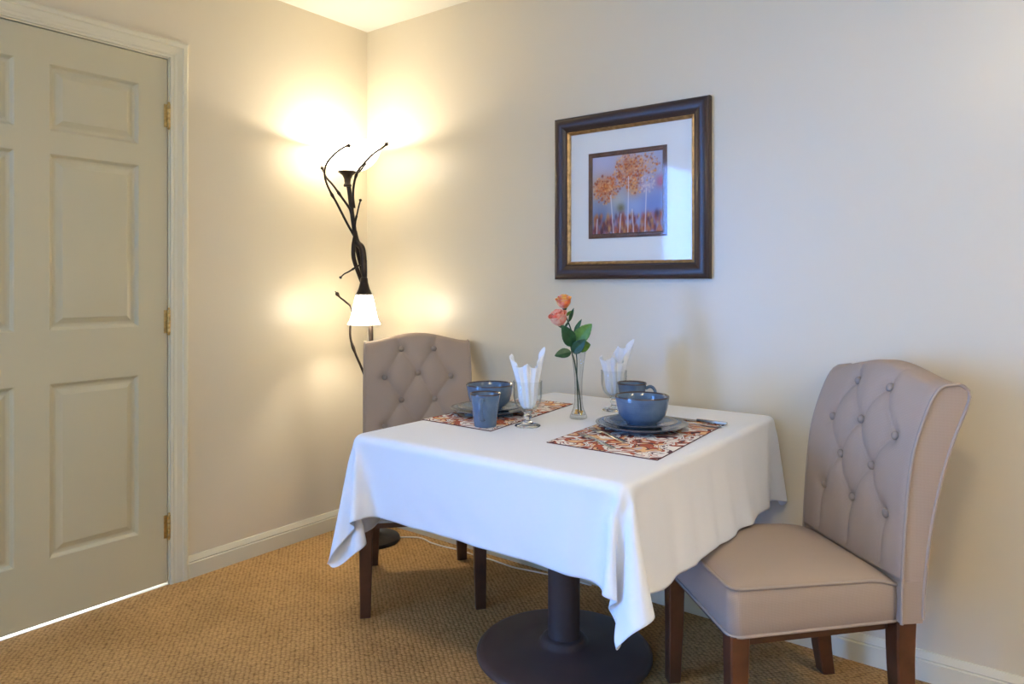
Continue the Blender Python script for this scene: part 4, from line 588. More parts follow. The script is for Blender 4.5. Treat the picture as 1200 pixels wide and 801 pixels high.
[[5410,21,24,26,28,30,31,33,31,32,31,28,18,-38,44,51,108,107,86,103,110,109,110,110,110,110,110,110,110,110,110,110,110,110,110,110,109,110,110,110,110,110,110,110,110,110,110,110,110,109,110,102,107,78,103,44,36,39,5,22,24,21,20,18,14,12,11,9],[-149,9,9,7,6,4,2,0,-4,-5,-9,-15,-29,-18,11,7,3,-4,68,-37,-11,-3,0,-1,-1,0,1,3,-3,-3,-4,-3,-2,0,0,0,1,0,0,1,2,2,3,4,5,1,0,-2,-4,-7,4,41,22,-69,-14,40,-1,-34,42,18,2,-4,-8,-14,-12,-16,-13,-14],[2419,84,81,85,82,79,79,79,80,75,75,71,67,54,29,17,22,26,-8,-5,-2,-4,0,3,-3,-1,2,1,-2,3,-2,2,-2,-1,0,1,-1,3,-4,4,-2,3,-1,-3,3,-1,-1,1,2,-2,1,8,5,-21,-18,-14,-63,-61,-87,-96,-93,-101,-102,-100,-107,-103,-109,-105]],
[[5437,32,32,33,34,33,32,31,31,28,23,6,-32,19,31,49,106,89,86,110,105,108,110,110,110,110,110,110,110,110,110,110,110,110,110,110,110,109,110,110,110,110,110,110,110,110,110,110,110,110,104,108,103,87,86,29,31,46,22,1,17,23,23,24,23,21,20,17],[-73,3,0,-2,-5,-6,-8,-10,-12,-13,-22,-34,-20,-27,-15,-5,3,63,68,8,-33,-16,-4,0,0,-1,-1,0,-1,-2,-2,-1,-2,0,-1,1,0,0,1,1,1,2,2,3,2,1,-1,-3,-4,6,34,21,35,-65,-66,57,-43,-17,21,44,31,17,8,3,-3,-7,-11,-13],[2399,78,78,80,77,76,76,76,73,74,67,64,54,46,35,22,25,-8,-6,-1,-4,-6,1,-1,2,0,-3,0,2,-3,3,-1,0,1,-1,3,-4,4,-4,2,-2,0,0,3,-1,2,-1,-1,1,3,6,1,8,-20,-18,-13,-38,-61,-80,-82,-92,-91,-97,-96,-99,-101,-103,-104]],
[[5499,34,33,32,32,30,30,29,26,19,-6,-26,6,32,27,41,106,63,93,108,110,106,109,110,110,110,110,110,110,110,110,110,110,110,110,110,110,110,110,110,110,109,110,110,110,110,110,110,110,108,107,104,108,109,1,61,47,22,43,11,1,12,20,21,24,24,24,26],[-38,-8,-9,-10,-11,-12,-12,-13,-16,-26,-34,-27,-30,-9,-23,-20,27,89,59,18,-6,-27,-15,-4,-2,-1,-1,-2,-1,-1,-1,-1,-1,0,-1,0,0,1,1,1,1,1,1,1,1,0,0,0,7,19,23,35,21,-17,-108,9,0,-49,-3,35,42,36,26,17,12,9,4,0],[2362,75,76,76,73,76,72,73,69,66,62,50,51,42,30,29,12,-12,-3,-5,0,-5,-2,-1,1,-1,-1,-2,2,0,1,-1,2,-1,0,0,-2,0,3,1,0,-2,1,-2,2,-3,4,-2,1,3,6,7,6,-2,-23,-21,-40,-45,-68,-78,-82,-88,-91,-96,-93,-96,-98,-94]],
[[5562,32,30,30,30,29,28,25,13,-13,-22,-1,27,31,30,30,98,50,90,108,109,110,108,109,110,110,110,110,110,110,110,110,110,110,110,110,110,110,110,110,110,110,110,110,110,109,110,110,109,108,106,107,109,109,-32,58,47,30,35,35,6,1,8,15,20,22,23,23],[-45,-12,-12,-12,-13,-13,-12,-17,-30,-33,-28,-31,-17,-9,-20,-38,49,97,63,23,5,-9,-21,-13,-5,-2,-3,-1,-2,-1,-1,-1,-2,0,-1,0,0,1,1,1,1,1,1,1,1,1,4,7,14,20,30,24,14,-12,-104,-4,-7,-41,-38,14,36,40,39,30,23,17,10,2],[2315,73,76,74,69,71,71,70,61,59,53,53,43,39,30,25,4,-10,-8,-3,-4,0,-1,-4,-1,1,1,-1,0,-2,2,1,-4,3,2,-2,-1,1,-2,0,3,-1,-2,3,-3,2,0,3,-1,6,4,4,7,-1,-14,-25,-35,-43,-50,-72,-82,-82,-85,-92,-90,-90,-94,-94]],
[[5616,30,29,29,29,29,24,7,-11,-21,-9,19,30,31,19,34,85,43,86,106,110,110,110,109,109,110,110,110,110,110,110,110,110,110,110,110,110,110,110,110,110,110,110,110,110,109,110,110,108,107,108,109,109,110,-59,47,48,32,29,42,29,4,0,6,13,17,20,21],[-71,-11,-13,-14,-8,-11,-17,-31,-33,-29,-32,-22,-11,-18,-30,-31,70,100,69,26,7,1,-9,-14,-9,-5,-4,-3,-2,-2,-2,-2,-2,-1,-1,0,0,1,1,2,2,2,2,2,3,4,8,11,16,25,23,15,10,-7,-93,-36,-1,-36,-43,-19,23,37,41,38,34,26,21,13],[2265,74,71,68,71,67,68,63,58,53,49,48,41,31,29,28,-8,-11,-6,-5,-1,0,-4,-2,-3,3,-3,0,3,-3,3,-4,2,-1,2,1,-4,4,-3,1,-1,3,-1,0,-2,2,0,2,7,-1,8,3,1,0,-7,-25,-31,-41,-45,-60,-75,-78,-80,-85,-86,-89,-82,-83]],
[[5666,28,28,29,29,26,2,-11,-18,-14,10,26,30,25,17,41,67,36,81,106,110,109,110,110,110,110,110,110,110,110,110,110,110,110,110,110,110,110,110,110,110,110,110,110,109,110,110,109,108,109,108,109,110,110,-79,30,46,35,30,37,43,20,1,3,5,10,15,18],[-100,-14,-12,-10,-8,-11,-33,-32,-30,-31,-29,-18,-12,-21,-35,-21,86,103,74,31,8,1,-3,-6,-6,-6,-5,-4,-4,-4,-3,-3,-2,-2,-1,0,1,1,1,3,3,3,4,5,6,8,10,13,17,20,16,12,0,2,-75,-53,-16,-35,-40,-31,0,30,38,39,39,36,27,20],[2220,63,69,65,65,68,58,60,54,50,46,42,38,33,27,26,-16,-13,-5,-6,0,-5,-2,2,0,-3,0,-3,1,2,-1,0,2,1,-2,-2,-1,3,1,0,-3,1,2,0,0,0,1,3,3,4,6,2,2,2,-8,-21,-32,-34,-44,-53,-64,-76,-78,-80,-79,-74,-66,-41]]]
def tablecloth():
    vs = []
    for rx, ry, rz in DRAPE:
        x = y = z = 0
        for a, b, c in zip(rx, ry, rz):
            x += a; y += b; z += c
            vs.append((x/5000, y/5000, z/5000))
    w = len(DRAPE[0][0]); h = len(DRAPE)
    fs = [(j*w+i, j*w+i+1, (j+1)*w+i+1, (j+1)*w+i) for j in range(h-1) for i in range(w-1)]
    o = mesh('tablecloth', vs, fs, M['cloth'], None, angle=180)
    s = o.modifiers.new('smooth', 'SUBSURF'); s.levels = s.render_levels = 2
    s = o.modifiers.new('thick', 'SOLIDIFY'); s.thickness = .0011; s.offset = 0
    tag(o, 'white cotton tablecloth draped over the square dining table, corners hanging in folds', 'tablecloth')
tablecloth()


# ------------------------------------------------------------------- chairs
def outline(z, ins, hwf=.2275, hwr=.203, yf=-.25, yr=.212, rc=.03, n=8):
    """rounded trapezoid outline, front towards -Y"""
    hwf, hwr, yf2, yr2 = hwf-ins, hwr-ins, yf+ins, yr-ins
    rc = min(rc+max(0, ins-.01)*.9, hwr*.96)
    cs = [(-hwf+rc, yf2+rc, PI, 1.5*PI), (hwf-rc, yf2+rc, 1.5*PI, 2*PI), (hwr-rc, yr2-rc, 0, .5*PI), (-hwr+rc, yr2-rc, .5*PI, PI)]
    pts = []
    for k, (cx, cy, a0, a1) in enumerate(cs):
        for i in range(n+1):
            a = a0+(a1-a0)*i/n; pts.append((cx+rc*cos(a), cy+rc*sin(a), z))
        nx = cs[(k+1) % 4]
        e = (nx[0]+rc*cos(nx[2]), nx[1]+rc*sin(nx[2])); s = pts[-1]
        for i in range(1, 14):
            q = i/14; pts.append((s[0]+(e[0]-s[0])*q, s[1]+(e[1]-s[1])*q, z))
    return pts

def ztop(y):  # piping line: dips a little towards the back
    return .447-.010*max(0, min(1, (y+.25)/.46))-.022*max(0, (y-.12)/.09)**2*(1 if y > .12 else 0)

def make_chair():
    root = empty('dining_chair', (0, 0, 0))
    # seat cushion
    rings = []
    rings.append([(x, y, .331) for x, y, z in outline(0, .05)])
    rings.append([(x, y, .331) for x, y, z in outline(0, .004)])
    rings.append([(x, y, .336) for x, y, z in outline(0, .0)])
    for q in (.33, .66): rings.append([(x, y, .336+(ztop(y)-.338)*q) for x, y, z in outline(0, -.0035*sin(PI*q))])
    rings.append([(x, y, ztop(y)) for x, y, z in outline(0, 0)])
    for ins, up in ((.006, .0045), (.018, .0105), (.04, .0175), (.07, .0235), (.11, .028), (.15, .0305), (.18, .0313)):
        rings.append([(x, y, ztop(y)+up) for x, y, z in outline(0, ins)])
    n = len(rings[0]); vs = [p for r in rings for p in r]; fs = []
    for i in range(len(rings)-1):
        for k in range(n): fs.append((i*n+k, i*n+(k+1) % n, (i+1)*n+(k+1) % n, (i+1)*n+k))
    fs.append(tuple(range(n)))
    vs.append((0, -.02, ztop(0)+.032)); c = len(vs)-1
    for k in range(n): fs.append(((len(rings)-1)*n+k, (len(rings)-1)*n+(k+1) % n, c))
    seat = mesh('seat', vs, fs, M['linen'], root, angle=70)
    pipe = MB()
    o1 = [(x, y, ztop(y)+.001) for x, y, z in outline(0, -.0005)]; pipe.add(tube_data(o1, .0042, 8, closed=True))
    o2 = [(x, y, .334) for x, y, z in outline(0, -.0005)]; pipe.add(tube_data(o2, .004, 8, closed=True))
    pipe.build('piping', M['piping'], seat, 60)
    fr = bmesh.new()
    pts = outline(0, .014); bv = [fr.verts.new((x, y, .308)) for x, y, z in pts]; tv = [fr.verts.new((x, y, .333)) for x, y, z in pts]
    fr.faces.new(bv); fr.faces.new(tv)
    for k in range(len(pts)): fr.faces.new((bv[k], bv[(k+1) % len(pts)], tv[(k+1) % len(pts)], tv[k]))
    bmobj('seat_frame', fr, M['legwood'], root)
    # backrest
    hw = .2225
    F = spline([(.196, .334), (.197, .42), (.202, .52), (.212, .65), (.225, .74), (.246, .81), (.272, .872), (.296, .908), (.322, .922)], 9)
    B = spline([(.252, .334), (.256, .42), (.270, .54), (.288, .63), (.310, .71), (.335, .78), (.362, .84), (.380, .885), (.375, .908), (.352, .921)], 9)
    def resamp(P, n):
        P = np.array(P); d = np.r_[0, np.cumsum(np.hypot(*np.diff(P, axis=0).T))]; s = np.linspace(0, d[-1], n)
        return np.stack([np.interp(s, d, P[:, 0]), np.interp(s, d, P[:, 1])], 1), d[-1]
    NV = 120; NX = 112
    Fp, LF = resamp(F, NV); Bp, _ = resamp(B, NV)
    def arch(x): 
        u = min(1, abs(x)/hw); return .036*(.5+.5*cos(PI*u))**.85
    def lift(z): q = max(0, min(1, (z-.50)/.42)); return q*q*(3-2*q)
    zr = [.868, .772, .676, .580]
    btn = []
    for i, z in enumerate(zr):
        for x in ((-.069, .069) if i % 2 == 0 else (-.138, 0, .138)): btn.append((x, z))
    segs = []
    for a in btn:
        for b in btn:
            if a < b and abs(abs(a[1]-b[1])-.096) < .01 and abs(abs(a[0]-b[0])-.069) < .01: segs.append((a, b))
    for x in (-.069, .069): segs.append(((x, .868), (x*1.35, .945)))
    for x in (-.138, 0, .138): segs.append(((x, .580), (x*1.0, .46)))
    def dseg(p, a, b):
        ax, ay = a; bx, by = b; dx, dy = bx-ax, by-ay
        q = max(0, min(1, ((p[0]-ax)*dx+(p[1]-ay)*dy)/(dx*dx+dy*dy)))
        return math.hypot(p[0]-ax-dx*q, p[1]-ay-dy*q)
    def disp(x, z):
        d = min(math.hypot(x-b[0], z-b[1]) for b in btn)
        s = min(dseg((x, z), a, b) for a, b in segs)
        pit = .014*math.exp(-(d/.017)**2)+.007*math.exp(-(d/.042)**2)
        cr = (.0042*math.exp(-(s/.005)**2)+.0050*math.exp(-(s/.018)**2))*min(1, d/.03)
        e = min(1, (hw-abs(x))/.02); 
        return .006*math.sqrt(max(0, e*(2-e)))+.006*max(0, 1-(x/hw)**2)-(pit+cr)*min(1, e*1.5)
    vs = []; 
    def nrm(P, j):
        t = P[min(j+1, NV-1)]-P[max(j-1, 0)]; t = t/np.hypot(*t); return np.array([-t[1], t[0]])
    xs = [hw*sin(PI/2*(-1+2*i/NX))*.35+hw*(-1+2*i/NX)*.65 for i in range(NX+1)]
    for x in xs:
        for j in range(NV):
            y, z = Fp[j]; nn = nrm(Fp, j); fade = min(1, (NV-1-j)/6)
            d = disp(x, z)*fade if z > .44 else 0.0
            zz = z+nn[1]*d; yy = y+nn[0]*d
            vs.append((x, yy, zz+arch(x)*lift(z)))
    nF = len(vs)
    for x in xs:
        for j in range(NV):
            y, z = Bp[j]; vs.append((x, y+.004*max(0, 1-(x/hw)**2), z+arch(x)*lift(z)))
    fs = []
    for i in range(NX):
        for j in range(NV-1):
            a = i*NV+j; fs.append((a, a+1, a+NV+1, a+NV)); fs.append((nF+a, nF+a+NV, nF+a+NV+1, nF+a+1))
        a = i*NV; fs.append((a, a+NV, nF+a+NV, nF+a)); a += NV-1; fs.append((a, a+NV, nF+a+NV, nF+a))
    for i in (0, NX):
        for j in range(NV-1):
            a = i*NV+j; fs.append((a, a+1, nF+a+1, nF+a))
    back = mesh('backrest', vs, fs, M['linen'], root, angle=62)
    pm = MB()
    for s in (-1, 1):
        path = [(s*hw, y-.001, z+arch(hw)*lift(z)) for y, z in Fp[::3]] + [(s*hw, y, z) for y, z in Bp[::-1][::3]]
        pm.add(tube_data(path, .0042, 8))
    pm.build('piping', M['piping'], back, 60)
    for x, z in btn:
        j = int(np.argmin(abs(Fp[:, 1]-z))); y = Fp[j][0]; nn = nrm(Fp, j); 
        d = disp(x, z)
        cx, cy, cz = x, y+nn[0]*(d+.0065), z+nn[1]*(d+.0065)+arch(x)*lift(z)
        prof = [(0, .0060), (.005, .0053), (.0092, .003), (.0116, 0), (.0118, -.003), (.008, -.006), (0, -.007)]
        lv, lf = lathe_data(prof, 20)
        N = Vector((0, nn[0], nn[1])); q = Vector((0, 0, 1)).rotation_difference(N)
        mesh('button', [q @ Vector(v)+Vector((cx, cy, cz)) for v in lv], lf, M['button'], back)
    # legs
    def leg(path, w0, w1):
        n = len(path); vs = []; fs = []
        for i, p in enumerate(path):
            w = (w0+(w1-w0)*i/(n-1))/2; c = w*.16
            for dx, dy in ((-w+c, -w), (w-c, -w), (w, -w+c), (w, w-c), (w-c, w), (-w+c, w), (-w, w-c), (-w, -w+c)): vs.append((p[0]+dx, p[1]+dy, p[2]))
        for i in range(n-1):
            for k in range(8): fs.append((i*8+k, i*8+(k+1) % 8, (i+1)*8+(k+1) % 8, (i+1)*8+k))
        fs.append(tuple(range(8))); fs.append(tuple(range((n-1)*8, n*8)))
        mesh('leg', vs, fs, M['legwood'], root, angle=25)
    for s in (-1, 1):
        leg([(s*.2025, -.225, .334), (s*.2025, -.226, .17), (s*.204, -.230, 0)], .050, .037)
        leg(spline([(s*.182, .222, .334), (s*.182, .222, .22), (s*.183, .229, .10), (s*.186, .246, 0)], 4), .054, .040)
    return root

chR = make_chair()
chL = copy_tree(chR)
chR.location = (2.160, -.433, 0); chR.rotation_euler = (0, 0, math.radians(-44.6))
tag(chR, 'tufted taupe linen dining chair at the right, its seat partly under the cloth', 'chair', 'tufted dining chairs at the table')
chL.location = (.786, -.422, 0); chL.rotation_euler = (0, 0, math.radians(47.1))
tag(chL, 'tufted taupe linen dining chair behind the table, backrest in front of the branch floor lamp', 'chair', 'tufted dining chairs at the table')

# --------------------------------------------------------------- floor lamp
LB = Vector((.262, -.205, 0))                     # foot of the lamp
E1 = Vector((.79633, .60487, 0)); E2 = Vector((.60487, -.79633, 0))
lamp = empty('floor_lamp', LB); tag(lamp, 'dark bronze branch-style floor lamp with glowing glass bowl, in the corner', 'lamp')
KU = .00385
def LP(px, py, dv=0.0):
    """lamp-frame point: sideways and up offsets measured off the photo, dv = towards the viewer"""
    return E1*((px-437.5)*KU)+Vector((0, 0, 1.171-(py-332.1)*KU))+E2*dv
def lpath(pts, n=6):
    return [Vector(p) for p in spline([tuple(LP(*p[:2], p[2] if len(p) > 2 else 0)) for p in pts], n)]
lathe('base', [(0, 0), (.125, 0), (.130, .006), (.126, .016), (.09, .024), (.05, .030), (.022, .045), (.014, .07), (0, .07)], M['bronze'], lamp, 48)
tr = [Vector((0, 0, .05)), Vector((0, 0, .35)), Vector((0, 0, .65))]
trunk = [Vector(p) for p in spline([tuple(v) for v in tr]+[tuple(LP(*p)) for p in ((437, 400), (435.5, 372, -.01), (432, 345, -.02), (427, 325, -.03), (421.5, 303, -.03), (418.5, 285, -.015), (416.2, 262, 0), (413.5, 242, 0), (411.5, 225, 0), (410, 214, 0))], 6)]
tube('trunk', trunk, [.0105]*len(trunk), M['bronze'], lamp, 12)
arm = lpath([(417.5, 270, .0), (421, 283, .012), (427, 290, .02), (429, 302, .022), (430.5, 318, .03), (431.5, 330, .045)])
tube('arm', arm, [.011+.004*sin(PI*i/(len(arm)-1)) for i in range(len(arm))], M['bronze'], lamp, 12)
wrap = lpath([(418, 272, .01), (417.5, 285, .022), (417.5, 300, .026), (420, 312, .012), (424, 325, .0), (431, 345, -.01), (436.5, 372, -.002), (437, 395, 0)])
tube('arm', wrap, [.004+.006*min(1, 6*min(i/(len(wrap)-1), 1-i/(len(wrap)-1))) for i in range(len(wrap))], M['bronze'], lamp, 10)
BR = [
 [(413.5, 250, .0), (411.7, 243, .01), (403.4, 230, .03), (394.5, 217, .04), (387.7, 209, .045), (384, 202, .045), (381, 194.5, .045)],
 [(417, 276, 0), (414, 270, .006), (408.7, 260, .012), (398, 237, .035), (393, 227, .05), (389, 216, .07), (388.5, 206, .10), (393, 195.4, .13), (405, 185, .16), (417, 178, .17), (424.4, 177.5, .175)],
 [(417.7, 243, .012), (416.6, 230, .018), (418.4, 215, .03), (424.4, 201.4, .06), (432, 194, .08), (444, 183.5, .10), (456, 176, .11), (462.5, 170.5, .115)],
 [(425, 203, .062), (429, 200, .07), (432, 197, .078), (435.5, 193, .08)],
 [(417.5, 272, 0), (418.8, 260, .008), (421.4, 248, .012), (423.5, 240, .016), (426, 232, .02)],
 [(432, 305, .01), (424, 311, .035), (413, 318, .04), (407, 321, .035), (401.5, 326, .03)],
 [(437.5, 470, 0), (433, 450, .01), (427, 432, .02), (420, 415, .025), (414.5, 397, .03), (414.5, 380, .035), (416.5, 362, .04), (409, 353, .045), (403, 348, .05), (397.5, 341, .05)],
]
for p in BR:
    pts = lpath(p, 7); n = len(pts)
    r0 = .0060 if len(p) > 5 else .0045
    rad = []
    for i in range(n):
        q = i/(n-1); r = r0*(1-.35*q)
        r *= 1+.55*math.exp(-((q-.38)/.025)**2)
        r += .0055*math.exp(-((q-.95)/.028)**2)
        if q > .97: r *= .45
        rad.append(r)
    tube('branch', pts, rad, M['bronze'], lamp, 8)
top = LP(409, 216)
cup = lathe('cup', [(0, -.005), (.017, -.005), (.019, .0), (.017, .006), (.014, .010), (.016, .030), (.024, .047), (.042, .060), (.045, .064), (.040, .066), (0, .066)], M['bronze'], lamp, 40, tuple(top))
bowl = [(.016, .066), (.05, .067), (.082, .078), (.112, .099), (.134, .127), (.147, .158), (.151, .186), (.149, .190), (.146, .186), (.142, .159), (.129, .130), (.108, .103), (.080, .083), (.05, .071), (.016, .070)]
lathe('glass_bowl', bowl, M['bowl_lit'], lamp, 64, tuple(top))
lathe('bulb_socket', [(0, .068), (.014, .068), (.015, .085), (.012, .095), (0, .096)], M['bronze'], lamp, 24, tuple(top))
sc_ = LP(431, 345, .045)
lathe('shade_cap', [(0, .078), (.012, .078), (.016, .074), (.018, .055), (.024, .03), (.033, .008), (.038, 0), (.034, -.002), (0, .001)], M['bronze'], lamp, 36, tuple(sc_))
sh = [(.014, -.001), (.036, -.001), (.044, -.03), (.052, -.07), (.058, -.10), (.066, -.122), (.073, -.133), (.071, -.134), (.064, -.122), (.056, -.10), (.050, -.07), (.042, -.03), (.034, -.005), (.014, -.005)]
lathe('lower_shade', sh, M['shade_lit'], lamp, 48, tuple(sc_))
def plight(name, loc, power, col, rad, parent=None):
    l = bpy.data.lights.new(name, 'POINT'); l.energy = power; l.color = col; l.shadow_soft_size = rad
    o = bpy.data.objects.new(name, l); link(o, parent); o.location = loc; return o
WARM = (1, .91, .76)
plight('upper_bulb_light', top+Vector((0, 0, .158)), LAMP_UP, WARM, .022, lamp)
plight('lower_bulb_light', sc_+Vector((0, 0, -.062)), LAMP_LO, WARM, .018, lamp)

# cord along the floor behind the table
cp = [(.262, -.19), (.40, -.062), (.511, -.070), (.585, -.070), (.679, -.060), (.783, -.068), (.845, -.062), (.967, -.070), (1.06, -.055), (1.20, -.035), (1.32, -.030)]
pts = [(x, y, .0035) for x, y in spline(cp, 8)]
o = tube('power_cord', pts, .0032, M['cord'], None, 8); tag(o, 'thin cream power cord lying on the carpet along the back wall, under the table', 'cord')

# ------------------------------------------------------------ framed print
pf = empty('framed_print', (1.468, 0, 1.5085)); tag(pf, 'framed print of orange autumn trees in a wide dark frame on the wall', 'picture')
hwx, hwz = .3245, .3205
def fr(name, hx, hz, prof, m, parent):
    path = [((-hx, 0, -hz), (1, 0, 1), (0, -1, 0)), ((hx, 0, -hz), (-1, 0, 1), (0, -1, 0)), ((hx, 0, hz), (-1, 0, -1), (0, -1, 0)), ((-hx, 0, hz), (1, 0, -1), (0, -1, 0))]
    vs, fs = sweep_rect(path, prof, True); return mesh(name, vs, fs, m, parent, angle=28)
M['frame_wood'] = simple('espresso_frame', (.040, .021, .016), .36, spec=.5)
M['gold'] = simple('antique_gold', (.42, .28, .13), .34, metal=.85, var=.35, vscale=50)
M['matboard'] = simple('mat_board', (.83, .83, .80), .85)
fr('frame', hwx, hwz, [(0, .001), (0, .020), (.003, .025), (.007, .027), (.010, .030), (.018, .0325), (.030, .032), (.042, .027), (.050, .021), (.053, .0195), (.056, .0205), (.058, .018), (.058, .004)], M['frame_wood'], pf)
fr('gilt_lip', hwx-.058, hwz-.058, [(0, .006), (0, .019), (.003, .0205), (.008, .015), (.0115, .0125), (.0115, .004)], M['gold'], pf)
boxobj('mat', (-hwx+.062, hwx-.062, -.0065, -.0035, -hwz+.062, hwz-.062), M['matboard'], pf)
fx, fz, fox, foz = .1655, .166, -.0075, .003
g = fr('fillet', fx, fz, [(0, .006), (0, .0095), (.003, .0105), (.006, .009), (.0085, .010), (.013, .0105), (.016, .009), (.018, .007)], simple('fillet_wood', (.13, .05, .028), .35, var=.3, vscale=40), pf)
g.location = (fox, 0, foz)
boxobj('glass', (-hwx+.0665, hwx-.0665, -.0128, -.0118, -hwz+.0665, hwz-.0665), M['picture_glass'], pf)
def print_art():
    NXp, NZp = 200, 200; rs = np.random.RandomState(5)
    U, V = np.meshgrid(np.linspace(0, 1, NXp), np.linspace(0, 1, NZp))
    def blob(img, u, v, r, c, a, ax=1.0):
        d = ((U-u)**2+((V-v)*ax)**2)/(r*r); w = (a*np.exp(-d*1.4))[..., None]; img[:] = img*(1-w)+np.array(c)*w
    img = np.ones((NZp, NXp, 3))*np.array([.46, .51, .67])
    img = img*(1-V[..., None]*.25)+np.array([.68, .66, .76])*V[..., None]*.25
    for u, v, r, c, a in ((.1, .9, .3, (.72, .68, .80), .7), (.5, .95, .3, (.70, .70, .82), .5), (.05, .6, .22, (.62, .55, .45), .7), (.9, .3, .35, (.30, .40, .72), .8), (.15, .3, .25, (.33, .40, .55), .7),
                          (.38, .42, .14, (.66, .66, .58), .7), (.6, .35, .16, (.50, .60, .82), .6), (.75, .92, .25, (.66, .72, .84), .6), (.98, .62, .09, (.65, .22, .25), .9), (.42, .32, .07, (.30, .28, .10), .8), (.1, .15, .14, (.12, .18, .32), .7)):
        blob(img, u, v, r, c, a)
    blob(img, .2, .60, .17, (.78, .33, .06), .9); blob(img, .55, .83, .2, (.70, .33, .10), .85); blob(img, .6, .56, .13, (.80, .45, .14), .75); blob(img, .8, .82, .17, (.72, .50, .42), .6); blob(img, .79, .58, .12, (.62, .58, .68), .7)
    pal = [(.76, .26, .03), (.58, .16, .03), (.84, .45, .12), (.80, .50, .30), (.42, .12, .05), (.88, .62, .38)]
    for (cu, cv, r, n) in ((.19, .57, .155, 260), (.38, .66, .10, 90), (.54, .81, .19, 360), (.61, .60, .11, 110), (.79, .83, .15, 120), (.10, .62, .07, 40)):
        for k in range(n):
            a = rs.rand()*2*PI; q = math.sqrt(rs.rand())*r; c = pal[rs.randint(len(pal))]
            blob(img, cu+q*cos(a)*(1+.3*rs.rand()), cv+q*sin(a)*(1+.3*rs.rand()), .005+.014*rs.rand()**1.5, c, .55+.4*rs.rand())
    for k in range(110):
        a = rs.rand()*2*PI; q = math.sqrt(rs.rand())*.11
        blob(img, .79+q*cos(a), .60+q*sin(a), .008+.01*rs.rand(), [(.70, .62, .72), (.45, .38, .55), (.80, .70, .68)][rs.randint(3)], .7)
    for k in range(260):
        u = rs.rand(); v = rs.rand()**1.5*.23; c = [(.55, .16, .05), (.70, .32, .10), (.32, .08, .08), (.55, .28, .38), (.78, .50, .20), (.20, .08, .12)][rs.randint(6)]
        blob(img, u, v, .012+.016*rs.rand(), c, .7, .45)
    for (u0, u1, v1) in ((.31, .27, .50), (.52, .53, .72), (.76, .78, .55), (.60, .58, .3), (.06, .07, .2), (.40, .42, .25)):
        vv = V[:, 0]; uc = u0+(u1-u0)*vv/v1
        w = (.85*np.exp(-((U-uc[:, None])/.0065)**2)*(V < v1))[..., None]; img[:] = img*(1-w)+np.array([.85, .82, .84])*w
    img = np.clip(img, 0, 1)**1.6          # paint colours to scene values
    hx, hz = fx-.018, fz-.018
    vs = [(-hx+2*hx*i/(NXp-1), -.0075, -hz+2*hz*j/(NZp-1)) for j in range(NZp) for i in range(NXp)]
    fs = [(j*NXp+i, j*NXp+i+1, (j+1)*NXp+i+1, (j+1)*NXp+i) for j in range(NZp-1) for i in range(NXp-1)]
    t = NT('autumn_print'); at = t.n('ShaderNodeAttribute', attribute_name='paint'); t.l(at.outputs['Color'], t.b.inputs['Base Color']); t.b.inputs['Roughness'].default_value = .7
    o = mesh('print', vs, fs, t.m, pf, smooth=False)
    ca = o.data.color_attributes.new('paint', 'FLOAT_COLOR', 'POINT')
    ca.data.foreach_set('color', np.concatenate([img.reshape(-1, 3), np.ones((NXp*NZp, 1))], 1).ravel())
    o.location = (fox, 0, foz)
print_art()

# --------------------------------------------------------------- placemats
CT = .7385+TOPADD          # top of the cloth
def placemat(c4, lab):
    cx = sum(p[0] for p in c4)/4; cy = sum(p[1] for p in c4)/4
    n = 24; vs = []; 
    h = .0022
    for s in (0, 1):
        for j in range(n+1):
            for i in range(n+1):
                u, v = i/n, j/n
                x = (c4[0][0]*(1-u)+c4[1][0]*u)*(1-v)+(c4[3][0]*(1-u)+c4[2][0]*u)*v
                y = (c4[0][1]*(1-u)+c4[1][1]*u)*(1-v)+(c4[3][1]*(1-u)+c4[2][1]*u)*v
                vs.append((x-cx, y-cy, h*s))
    N = (n+1)**2; fs = []
    for s in (0, 1):
        for j in range(n):
            for i in range(n):
                a = s*N+j*(n+1)+i; fs.append((a, a+1, a+n+2, a+n+1))
    per = [i for i in range(n+1)]+[(j*(n+1)+n) for j in range(1, n+1)]+[n*(n+1)+i for i in range(n-1, -1, -1)]+[j*(n+1) for j in range(n-1, 0, -1)]
    for k in range(len(per)): a, b = per[k], per[(k+1) % len(per)]; fs.append((a, b, N+b, N+a))
    o = mesh('placemat', vs, fs, M['placemat'], None, angle=30); o.location = (cx, cy, CT)
    tag(o, lab, 'placemat', 'patterned placemats')
    hem = [(c4[k][0]-cx, c4[k][1]-cy, h*.5) for k in range(4)]; pts = []
    for k in range(4):
        a, b = hem[k], hem[(k+1) % 4]
        for i in range(10): pts.append((a[0]+(b[0]-a[0])*i/10, a[1]+(b[1]-a[1])*i/10, a[2]))
    tube('hem', pts, .0014, M['mathem'], o, 6, closed=True)
    return o
placemat([(1.655, -.822), (1.982, -.823), (1.947, -.275), (1.622, -.272)], 'rust and cream patterned placemat under the blue bowl and plates, nearer the right chair')
placemat([(1.156, -.790), (1.440, -.799), (1.375, -.252), (1.105+.045, -.250)], 'rust and cream patterned placemat under the left mug and bowl, nearer the back chair')

